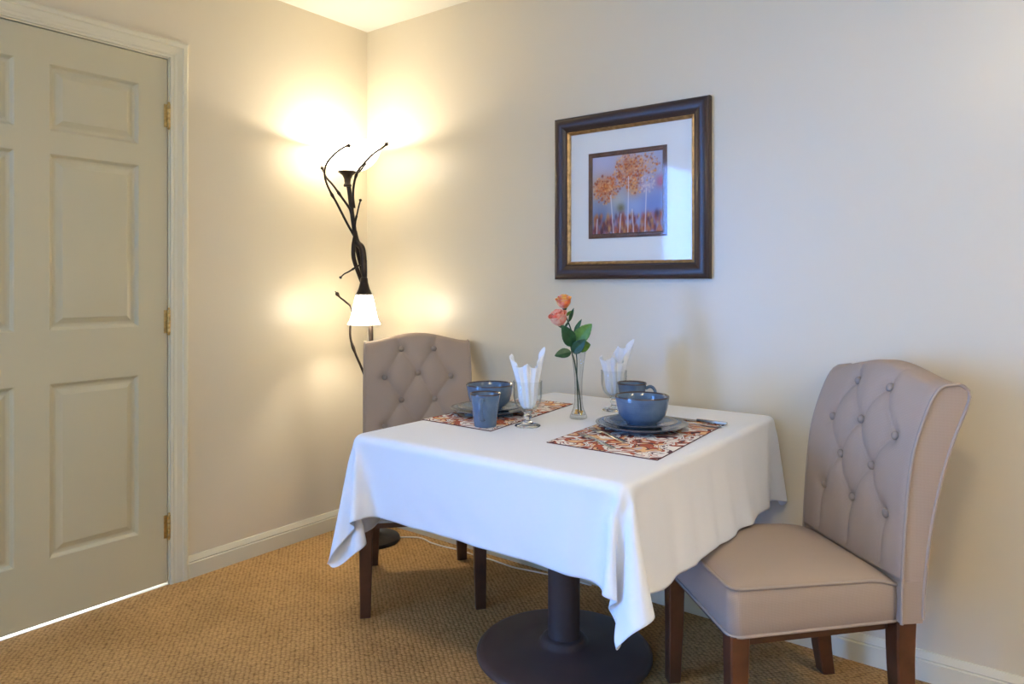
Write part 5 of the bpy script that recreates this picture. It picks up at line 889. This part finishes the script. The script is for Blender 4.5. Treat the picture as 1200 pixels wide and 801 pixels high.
# -------------------------------------------------------------- stoneware
BA, BB, RIM = (.065, .120, .205), (.110, .170, .250), (.060, .038, .030)
M['glz_bowl'] = glaze('bowl_glaze', BA, BB, RIM, .078)
M['glz_mug'] = glaze('mug_glaze', BA, BB, RIM, .0965)
M['glz_plate'] = glaze('plate_glaze', (.13, .165, .205), (.19, .23, .265), (.10, .10, .10), .0206)
M['glz_small'] = glaze('small_plate_glaze', (.13, .165, .205), (.19, .23, .265), (.10, .10, .10), .0176)
Z0 = CT+.0024
def dinner_plate(s=1.0):
    p = [(0, .003), (.068, .003), (.070, 0), (.078, 0), (.080, .004), (.092, .008), (.125, .016), (.134, .0185), (.1355, .0205), (.1335, .0215), (.124, .0195), (.096, .0125), (.086, .0085), (.080, .0075), (0, .0072)]
    return lathe('dinner_plate', p, M['glz_plate'], None, 72)
def small_plate():
    p = [(0, .003), (.052, .003), (.054, 0), (.061, 0), (.063, .004), (.075, .0075), (.098, .0135), (.1065, .0160), (.1075, .0175), (.1055, .0185), (.096, .0165), (.078, .0115), (.066, .0080), (0, .0070)]
    return lathe('salad_plate', p, M['glz_small'], None, 72)
def mk_bowl():
    p = [(0, .004), (.036, .004), (.038, 0), (.043, 0), (.045, .005), (.057, .012), (.067, .026), (.073, .045), (.0765, .066), (.0785, .079), (.0775, .081), (.0755, .0795), (.0730, .066), (.0695, .046), (.0635, .029), (.053, .016), (.038, .009), (0, .0075)]
    return lathe('bowl', p, M['glz_bowl'], None, 72)
def mk_mug():
    p = [(0, .003), (.029, .003), (.030, 0), (.033, 0), (.0342, .004), (.037, .03), (.0405, .06), (.0450, .092), (.0465, .0985), (.0455, .1), (.0437, .0985), (.0422, .092), (.0380, .06), (.0345, .03), (.0315, .008), (0, .006)]
    m = lathe('mug', p, M['glz_mug'], None, 56)
    hp = spline([(.0425, 0, .082), (.058, 0, .088), (.070, 0, .079), (.073, 0, .060), (.066, 0, .040), (.052, 0, .028), (.0365, 0, .024)], 7)
    vs, fs = tube_data(hp, .0052, 10)
    vs = [Vector((v.x, v.y*1.35, v.z)) for v in vs]
    mesh('handle', vs, fs, M['glz_mug'], m, angle=60)
    return m
def put(o, x, y, z, lab, cat, grp, rz=0, s=1.0):
    o.location = (x, y, z); o.rotation_euler = (0, 0, rz); o.scale = (s, s, s); tag(o, lab, cat, grp)
RX_, RY_ = 1.780, -.510; LX_, LY_ = 1.255, -.575
dp = dinner_plate(); dp2 = copy_tree(dp)
put(dp, RX_, RY_, Z0, 'blue-grey dinner plate at the bottom of the stack nearer the right chair', 'plate', 'stoneware dinner plates')
put(dp2, LX_, LY_, Z0, 'blue-grey dinner plate at the bottom of the stack behind the left mug', 'plate', 'stoneware dinner plates', s=.97)
sp = small_plate(); sp2 = copy_tree(sp)
put(sp, RX_-.004, RY_, Z0+.0085, 'blue-grey salad plate between the dinner plate and the bright blue bowl, nearer the right chair', 'plate', 'stoneware salad plates')
put(sp2, LX_+.002, LY_, Z0+.0085, 'blue-grey salad plate under the dark bowl in front of the left chair', 'plate', 'stoneware salad plates')
bw = mk_bowl(); bw2 = copy_tree(bw)
put(bw, RX_-.002, RY_+.006, Z0+.0163, 'bright blue stoneware bowl on the plates nearer the right chair', 'bowl', 'stoneware bowls', s=1.02)
put(bw2, LX_, LY_, Z0+.0163, 'grey-blue stoneware bowl behind the left mug, beside the back chair', 'bowl', 'stoneware bowls')
mg = mk_mug(); mg2 = copy_tree(mg)
put(mg, 1.382, -.753, Z0, 'blue-grey mug with its handle facing forward, at the front of the left placemat', 'mug', 'stoneware mugs', rz=math.radians(-62))
put(mg2, 1.640, -.305, Z0, 'blue mug half hidden behind the bright blue bowl, handle to the right', 'mug', 'stoneware mugs', rz=math.radians(28), s=1.04)

# -------------------------------------------------------- goblets + napkins
def mk_goblet():
    g = empty('goblet', (0, 0, 0))
    stem = [(0, 0), (.038, 0), (.0395, .0015), (.038, .004), (.028, .007), (.014, .012), (.009, .018), (.0085, .022), (.0125, .027), (.0135, .031), (.010, .036), (.0115, .040), (.018, .044), (0, .046)]
    lathe('foot_and_stem', stem, M['glass'], g, 48)
    b = [(0, .0462), (.012, .0445), (.022, .049), (.034, .060), (.0405, .075), (.0432, .092), (.0437, .108), (.0428, .112), (.0446, .116), (.0435, .120), (.0440, .133), (.0446, .1365), (.0432, .137), (.0424, .133), (.0420, .112), (.0418, .092), (.039, .077), (.0325, .0625), (.021, .052), (0, .048)]
    vs, fs = lathe_data(b, 72); 
    out = []
    for v in vs:                                   # vertical ribs pressed into the bowl
        r = math.hypot(v[0], v[1]); a = math.atan2(v[1], v[0]); k = 1
        if .055 < v[2] < .108 and r > .03: k = 1+.012*cos(18*a)
        out.append((v[0]*k, v[1]*k, v[2]))
    mesh('bowl', out, fs, M['thin'], g, angle=60)
    return g
gb = mk_goblet(); gb2 = copy_tree(gb)
put(gb, 1.478, -.667, CT, 'footed clear goblet holding a white napkin, in front, beside the left mug', 'glass', 'glass goblets')
put(gb2, 1.552, -.268, CT, 'footed clear goblet holding a white napkin, at the back, behind the vase', 'glass', 'glass goblets')
def napkin(seed, peaks, lab, loc, low=.118):
    """pleated napkin: folded leaves rising out of the glass to points; peaks = (angle, height, lean)"""
    rs = random.Random(seed); mb = MB(); K = 96; NZ = 22
    for layer, (rb, rt) in enumerate(((.85, 1.0), (.55, .62))):
        vs, fs = [], []
        ph = rs.random()*6
        for j in range(NZ+1):
            q = j/NZ
            for k in range(K):
                a = 2*PI*k/K
                hgt = low-.012*layer
                lx = ly = 0
                for (pa, phh, wd, lean) in peaks:
                    da = math.atan2(sin(a-pa), cos(a-pa)); w = math.exp(-(abs(da)/wd)**1.25)
                    hgt += (phh-low-(.02 if layer else 0))*w*(1 if not layer else .75)
                    lx += cos(pa)*lean*w; ly += sin(pa)*lean*w
                z = .0525+(hgt-.0525)*q
                rin = np.interp(z, [.05, .056, .066, .080, .10, .135, .2], [.014, .022, .031, .0365, .0385, .0395, .043])
                pl = .80+.17*cos(9*a+ph+1.3*sin(3*q+a))*(.4+.6*q)
                r = rin*pl*(rb+(rt-rb)*q)
                over = max(0, z-.125)/.08
                vs.append((r*cos(a)+lx*over, r*sin(a)+ly*over, z+.0015*sin(5*a+ph)*q))
        for j in range(NZ):
            for k in range(K):
                fs.append((j*K+k, j*K+(k+1) % K, (j+1)*K+(k+1) % K, (j+1)*K+k))
        mb.add((vs, fs))
    o = mb.build('napkin', M['cloth'], None, 70); o.location = loc
    s = o.modifiers.new('thick', 'SOLIDIFY'); s.thickness = .0008; s.offset = 0
    tag(o, lab, 'napkin', 'white napkins in the goblets'); return o
AR = math.atan2(.60487, .79633)                    # sideways direction of the view, used to aim the folds
napkin(3, [(AR+PI*.98, .212, 1.05, .016), (AR+.1, .236, .85, .010), (AR+PI*1.5, .165, .8, 0)], 'white folded napkin standing in the front goblet, two points up', (1.478, -.667, CT))
napkin(8, [(AR+PI*.95, .178, 1.0, .020), (AR+.1, .228, .70, .022), (AR+1.2, .19, .7, .02), (AR+PI*1.45, .17, .8, .006)], 'white crumpled napkin standing in the back goblet behind the vase', (1.552, -.268, CT))

# ---------------------------------------------------------------- cutlery
def ribbon(name_mb, pts, widths, th, z=lambda s: 0):
    """flat bar along x with varying width/height"""
    vs, fs = [], []; n = len(pts)
    for (x, zc), w in zip(pts, widths):
        for y, dz in ((-w, 0), (-w*.7, th), (w*.7, th), (w, 0), (w*.7, -th*.3), (-w*.7, -th*.3)): vs.append((x, y, zc+dz))
    for i in range(n-1):
        for k in range(6): fs.append((i*6+k, i*6+(k+1) % 6, (i+1)*6+(k+1) % 6, (i+1)*6+k))
    fs.append(tuple(range(6))); fs.append(tuple(range((n-1)*6, n*6)))
    name_mb.add((vs, fs))
def mk_fork(L=.19):
    g = empty('fork', (0, 0, 0))
    h = MB(); ribbon(h, [(0, .002), (.03, .0025), (.08, .004), (.115, .007), (.130, .0045), (.145, .003)], [.0085, .0075, .005, .0035, .009, .0115], .0022)
    h.build('handle', M['steel'], g)
    for k in range(4):
        y = -.0087+k*.0058
        tm = MB(); ribbon(tm, [(.143, .003), (.16, .0022), (.18, .0035), (.192, .006)], [.0018, .0016, .0014, .0008], .0018)
        tm.v = [(x, yy+y, z) for x, yy, z in tm.v]; tm.build('tine', M['steel'], g)
    return g
def mk_knife():
    g = empty('knife', (0, 0, 0))
    h = MB(); ribbon(h, [(0, .003), (.01, .003), (.05, .003), (.095, .003)], [.006, .0095, .008, .0062], .006); h.build('handle', M['steel'], g)
    b = MB(); ribbon(b, [(.094, .003), (.12, .003), (.18, .003), (.21, .003), (.222, .003)], [.0055, .0085, .009, .007, .001], .0016); b.build('blade', M['steel'], g)
    return g
def mk_spoon():
    g = empty('spoon', (0, 0, 0))
    h = MB(); ribbon(h, [(0, .002), (.03, .0025), (.08, .005), (.115, .007), (.128, .005)], [.0085, .0075, .0045, .0032, .0045], .0022); h.build('handle', M['steel'], g)
    vs, fs = [], []; R, K = 8, 28
    for i in range(R+1):
        q = i/R
        for k in range(K):
            a = 2*PI*k/K; vs.append((.152+.027*q*cos(a), .0175*q*sin(a)*(1-.18*cos(a)), .0008+.006*q*q))
    for i in range(R):
        for k in range(K): fs.append((i*K+k, i*K+(k+1) % K, (i+1)*K+(k+1) % K, (i+1)*K+k))
    o = mesh('bowl', vs, fs, M['steel'], g); m = o.modifiers.new('t', 'SOLIDIFY'); m.thickness = .0012
    return g
def lay(o, x, y, ang, lab, cat, grp):
    o.location = (x, y, Z0+.0002); o.rotation_euler = (0, 0, ang); tag(o, lab, cat, grp)
fk = mk_fork(); fk2 = copy_tree(fk)
lay(fk, 1.842, -.790, math.radians(148), 'steel fork lying tines-left at the near edge of the right placemat', 'fork', 'steel forks')
lay(fk2, 1.832, -.705, math.radians(150), 'steel fork lying close against the blue dinner plate on the right placemat', 'fork', 'steel forks')
kn = mk_knife(); lay(kn, 1.960, -.302, math.radians(180), 'steel dinner knife with its handle at the back edge of the right placemat', 'knife', None)
spn = mk_spoon(); spn.location = (1.948, -.352, Z0+.0002)
lay(spn, 1.962, -.350, math.radians(190), 'steel spoon beside the knife at the back of the right placemat', 'spoon', None)

# -------------------------------------------------------------- bud vase
VX, VY = 1.534, -.467
vz = empty('bud_vase', (VX, VY, CT)); tag(vz, 'slim clear glass bud vase with amber beads, in the middle of the table', 'vase')
vp = [(0, 0), (.026, 0), (.0285, .002), (.0280, .007), (.0235, .018), (.0165, .034), (.0132, .055), (.0122, .09), (.0135, .13), (.0175, .17), (.0225, .205), (.0240, .216), (.0232, .2165), (.0215, .205), (.0163, .17), (.0123, .13), (.0110, .09), (.0120, .055), (.0150, .036), (.0215, .018), (.0225, .012), (0, .010)]
lathe('body', vp, M['thin'], vz, 48)
rsb = random.Random(2); bd = MB()
for k in range(26):
    a = rsb.random()*2*PI; q = rsb.random()**.5*.0135; z = .0145+rsb.random()*.011; r = .0032
    bd.add(lathe_data([(0, -r), (r*.7, -r*.7), (r, 0), (r*.7, r*.7), (0, r)], 10, (q*cos(a), q*sin(a), z)))
bd.build('beads', M['pebble'], vz)
S = .00274
M['petal_mix'] = petal_mat('blush_petal', (.88, .34, .26), (.90, .60, .40))
def VPt(px, py, d=0): return E1*((px-678)*S)+Vector((0, 0, (490-py)*S))+E2*d
def leafmesh(base, tip, width, m, parent, nrm=None, cup=.25):
    B, T = Vector(base), Vector(tip); ax = T-B; L = ax.length; ax.normalize()
    nn = (Vector(nrm) if nrm else E2*.9+Vector((0, 0, .45))); nn = (nn-ax*nn.dot(ax)).normalized(); sd = ax.cross(nn)
    vs, fs = [], []; NL, NW = 16, 6
    for i in range(NL+1):
        q = i/NL; w = width*.5*(sin(PI*q**.85)**.75)*(1-.12*q) if 0 < q < 1 else 0.0004
        w *= 1+.05*(i % 2)
        for j in range(-NW, NW+1):
            s = j/NW
            vs.append(B+ax*L*q+sd*w*s+nn*(cup*w*abs(s)-.10*L*q*q+.0006*sin(18*q)*abs(s)))
    W = 2*NW+1
    for i in range(NL):
        for j in range(W-1): fs.append((i*W+j, i*W+j+1, (i+1)*W+j+1, (i+1)*W+j))
    o = mesh('leaf', vs, fs, m, parent); md = o.modifiers.new('t', 'SOLIDIFY'); md.thickness = .0006; return o
def bloom(parent, c, axis, R, mats, seed):
    rs = random.Random(seed); A = Vector(axis).normalized(); q = Vector((0, 0, 1)).rotation_difference(A); c = Vector(c)
    n = 0
    for ring, (cnt, rr, hh, op) in enumerate(((3, .22, 1.05, .05), (4, .42, 1.08, .12), (5, .66, 1.0, .25), (5, .9, .88, .5))):
        for k in range(cnt):
            a0 = 2*PI*k/cnt+ring*.7+rs.random()*.3; span = PI/cnt*1.75
            vs, fs = [], []; NU, NVv = 12, 10
            for j in range(NVv+1):
                v = j/NVv
                for i in range(NU+1):
                    u = -1+2*i/NU; a = a0+u*span*(.35+.65*sin(PI*.5*min(1, v*1.6)))
                    r = R*rr*(sin(PI*.5*min(1, v*1.5+.12)))*(1-.08*u*u)+R*op*.5*max(0, v-.6)**1.5*3
                    z = R*1.75*hh*(v*(1-.14*u*u))-R*.75-R*op*.9*max(0, v-.75)
                    vs.append(q @ Vector((r*cos(a), r*sin(a), z))+c)
            for j in range(NVv):
                for i in range(NU): b = j*(NU+1)+i; fs.append((b, b+1, b+NU+2, b+NU+1))
            o = mesh('petal', vs, fs, mats[n % len(mats)], parent); md = o.modifiers.new('t', 'SOLIDIFY'); md.thickness = .0007
            n += 1
    lv, lf = lathe_data([(0, -R*1.0), (R*.2, -R*.95), (R*.32, -R*.75), (R*.25, -R*.6), (0, -R*.58)], 14)
    mesh('calyx', [q @ Vector(v)+c for v in lv], lf, M['stem'], parent)
def rose(path, c, axis, R, mats, leaves, lab, seed):
    r = empty('rose', (VX, VY, CT)); tag(r, lab, 'flower', 'roses in the bud vase')
    pts = [Vector(p) for p in spline([tuple(VPt(*p)) for p in path], 8)]
    tube('stem', pts, .0021, M['stem'], r, 8)
    bloom(r, VPt(*c), axis, R, mats, seed)
    for b, t_, w, m in leaves: leafmesh(VPt(*b), VPt(*t_), w, M[m], r)
    return r
rose([(681.5, 485, 0), (679.5, 465, .0), (676, 440, -.002), (673, 422, 0), (670, 412, .002), (667, 395, .008), (661, 384, .012), (657, 381, .014)], (655, 374, .016), E1*(-.30)+E2*.30+Vector((0, 0, .9)), .0285, [M['petal_pink'], M['petal_pink'], M['petal_mix']], [
    ((671, 405, .01), (659, 381, .045), .048, 'leaf'), ((669, 412, .01), (650, 415, .03), .034, 'leaf'), ((661, 385, .012), (666, 376, .02), .008, 'leaf'), ((671, 413, .01), (684, 397, .035), .040, 'leaf')],
    'coral pink rose, the lower and fuller of the two blooms in the vase', 4)
rose([(678, 484.5, .004), (677, 465, .006), (676, 440, .004), (676, 420, 0), (673, 400, -.006), (669, 385, -.008), (664, 372, -.006), (662, 366, -.004)], (661, 355, -.002), E1*(-.15)+E2*.15+Vector((0, 0, 1)), .0245, [M['petal_yel'], M['petal_yel'], M['petal_pink']], [
    ((674, 402, .0), (692, 379, .02), .050, 'leaf2'), ((676, 408, -.005), (692, 403, .0), .046, 'leaf2'), ((667, 377, -.002), (672, 361, .008), .012, 'leaf'), ((673, 390, 0), (681, 374, .01), .014, 'leaf'), ((664, 370, -.002), (669, 364, .01), .010, 'leaf2')],
    'orange and yellow rosebud, the upper of the two blooms in the vase', 9)

# --------------------------------------------------------- ceiling fixture
cl = empty('ceiling_light', (2.66, -2.28, H)); tag(cl, 'round frosted dome light on the ceiling near the middle of the room', 'light', 'dome ceiling lights')
lathe('canopy', [(0, 0), (.15, 0), (.155, -.012), (.150, -.022), (0, -.022)], M['white_frame'], cl, 48)
lathe('dome', [(.145, -.022), (.140, -.045), (.115, -.072), (.07, -.090), (0, -.097)], M['dome_lit'], cl, 48)

fill_dome = copy_tree(cl); fill_dome.location = (4.15, -1.15, H); tag(fill_dome, 'added unseen dome light by the right wall, giving warm fill from the right', 'light', 'dome ceiling lights')  # added out-of-view dome, warms the back wall right of the chair

# ---------------------------------------------------------- lights + world
def area(name, loc, rot, sx, sy, power, col):
    l = bpy.data.lights.new(name, 'AREA'); l.shape = 'RECTANGLE'; l.size = sx; l.size_y = sy; l.energy = power; l.color = col
    o = bpy.data.objects.new(name, l); link(o); o.location = loc; o.rotation_euler = rot; return o
area('daylight', (-.30, (WY0+WY1)/2, (WZ0+WZ1)/2), (0, -PI/2, 0), WZ1-WZ0+.1, WY1-WY0+.3, WIN, (.13, .36, 1.0))
area('daylight_under_door', (-.39, (DY0+DY1)/2, .45), (0, -PI/2, 0), .85, .95, DOORL, (.92, .95, 1.0))
W = bpy.data.worlds.new('world'); SC.world = W; W.use_nodes = True
bg = W.node_tree.nodes['Background']; bg.inputs[0].default_value = (.6, .75, 1, 1); bg.inputs[1].default_value = .6

vs_ = SC.view_settings
SC.display_settings.display_device = 'sRGB'
vs_.view_transform = 'Standard'; vs_.look = 'None'; vs_.exposure = EXPO; vs_.gamma = 1.0; vs_.use_curve_mapping = False
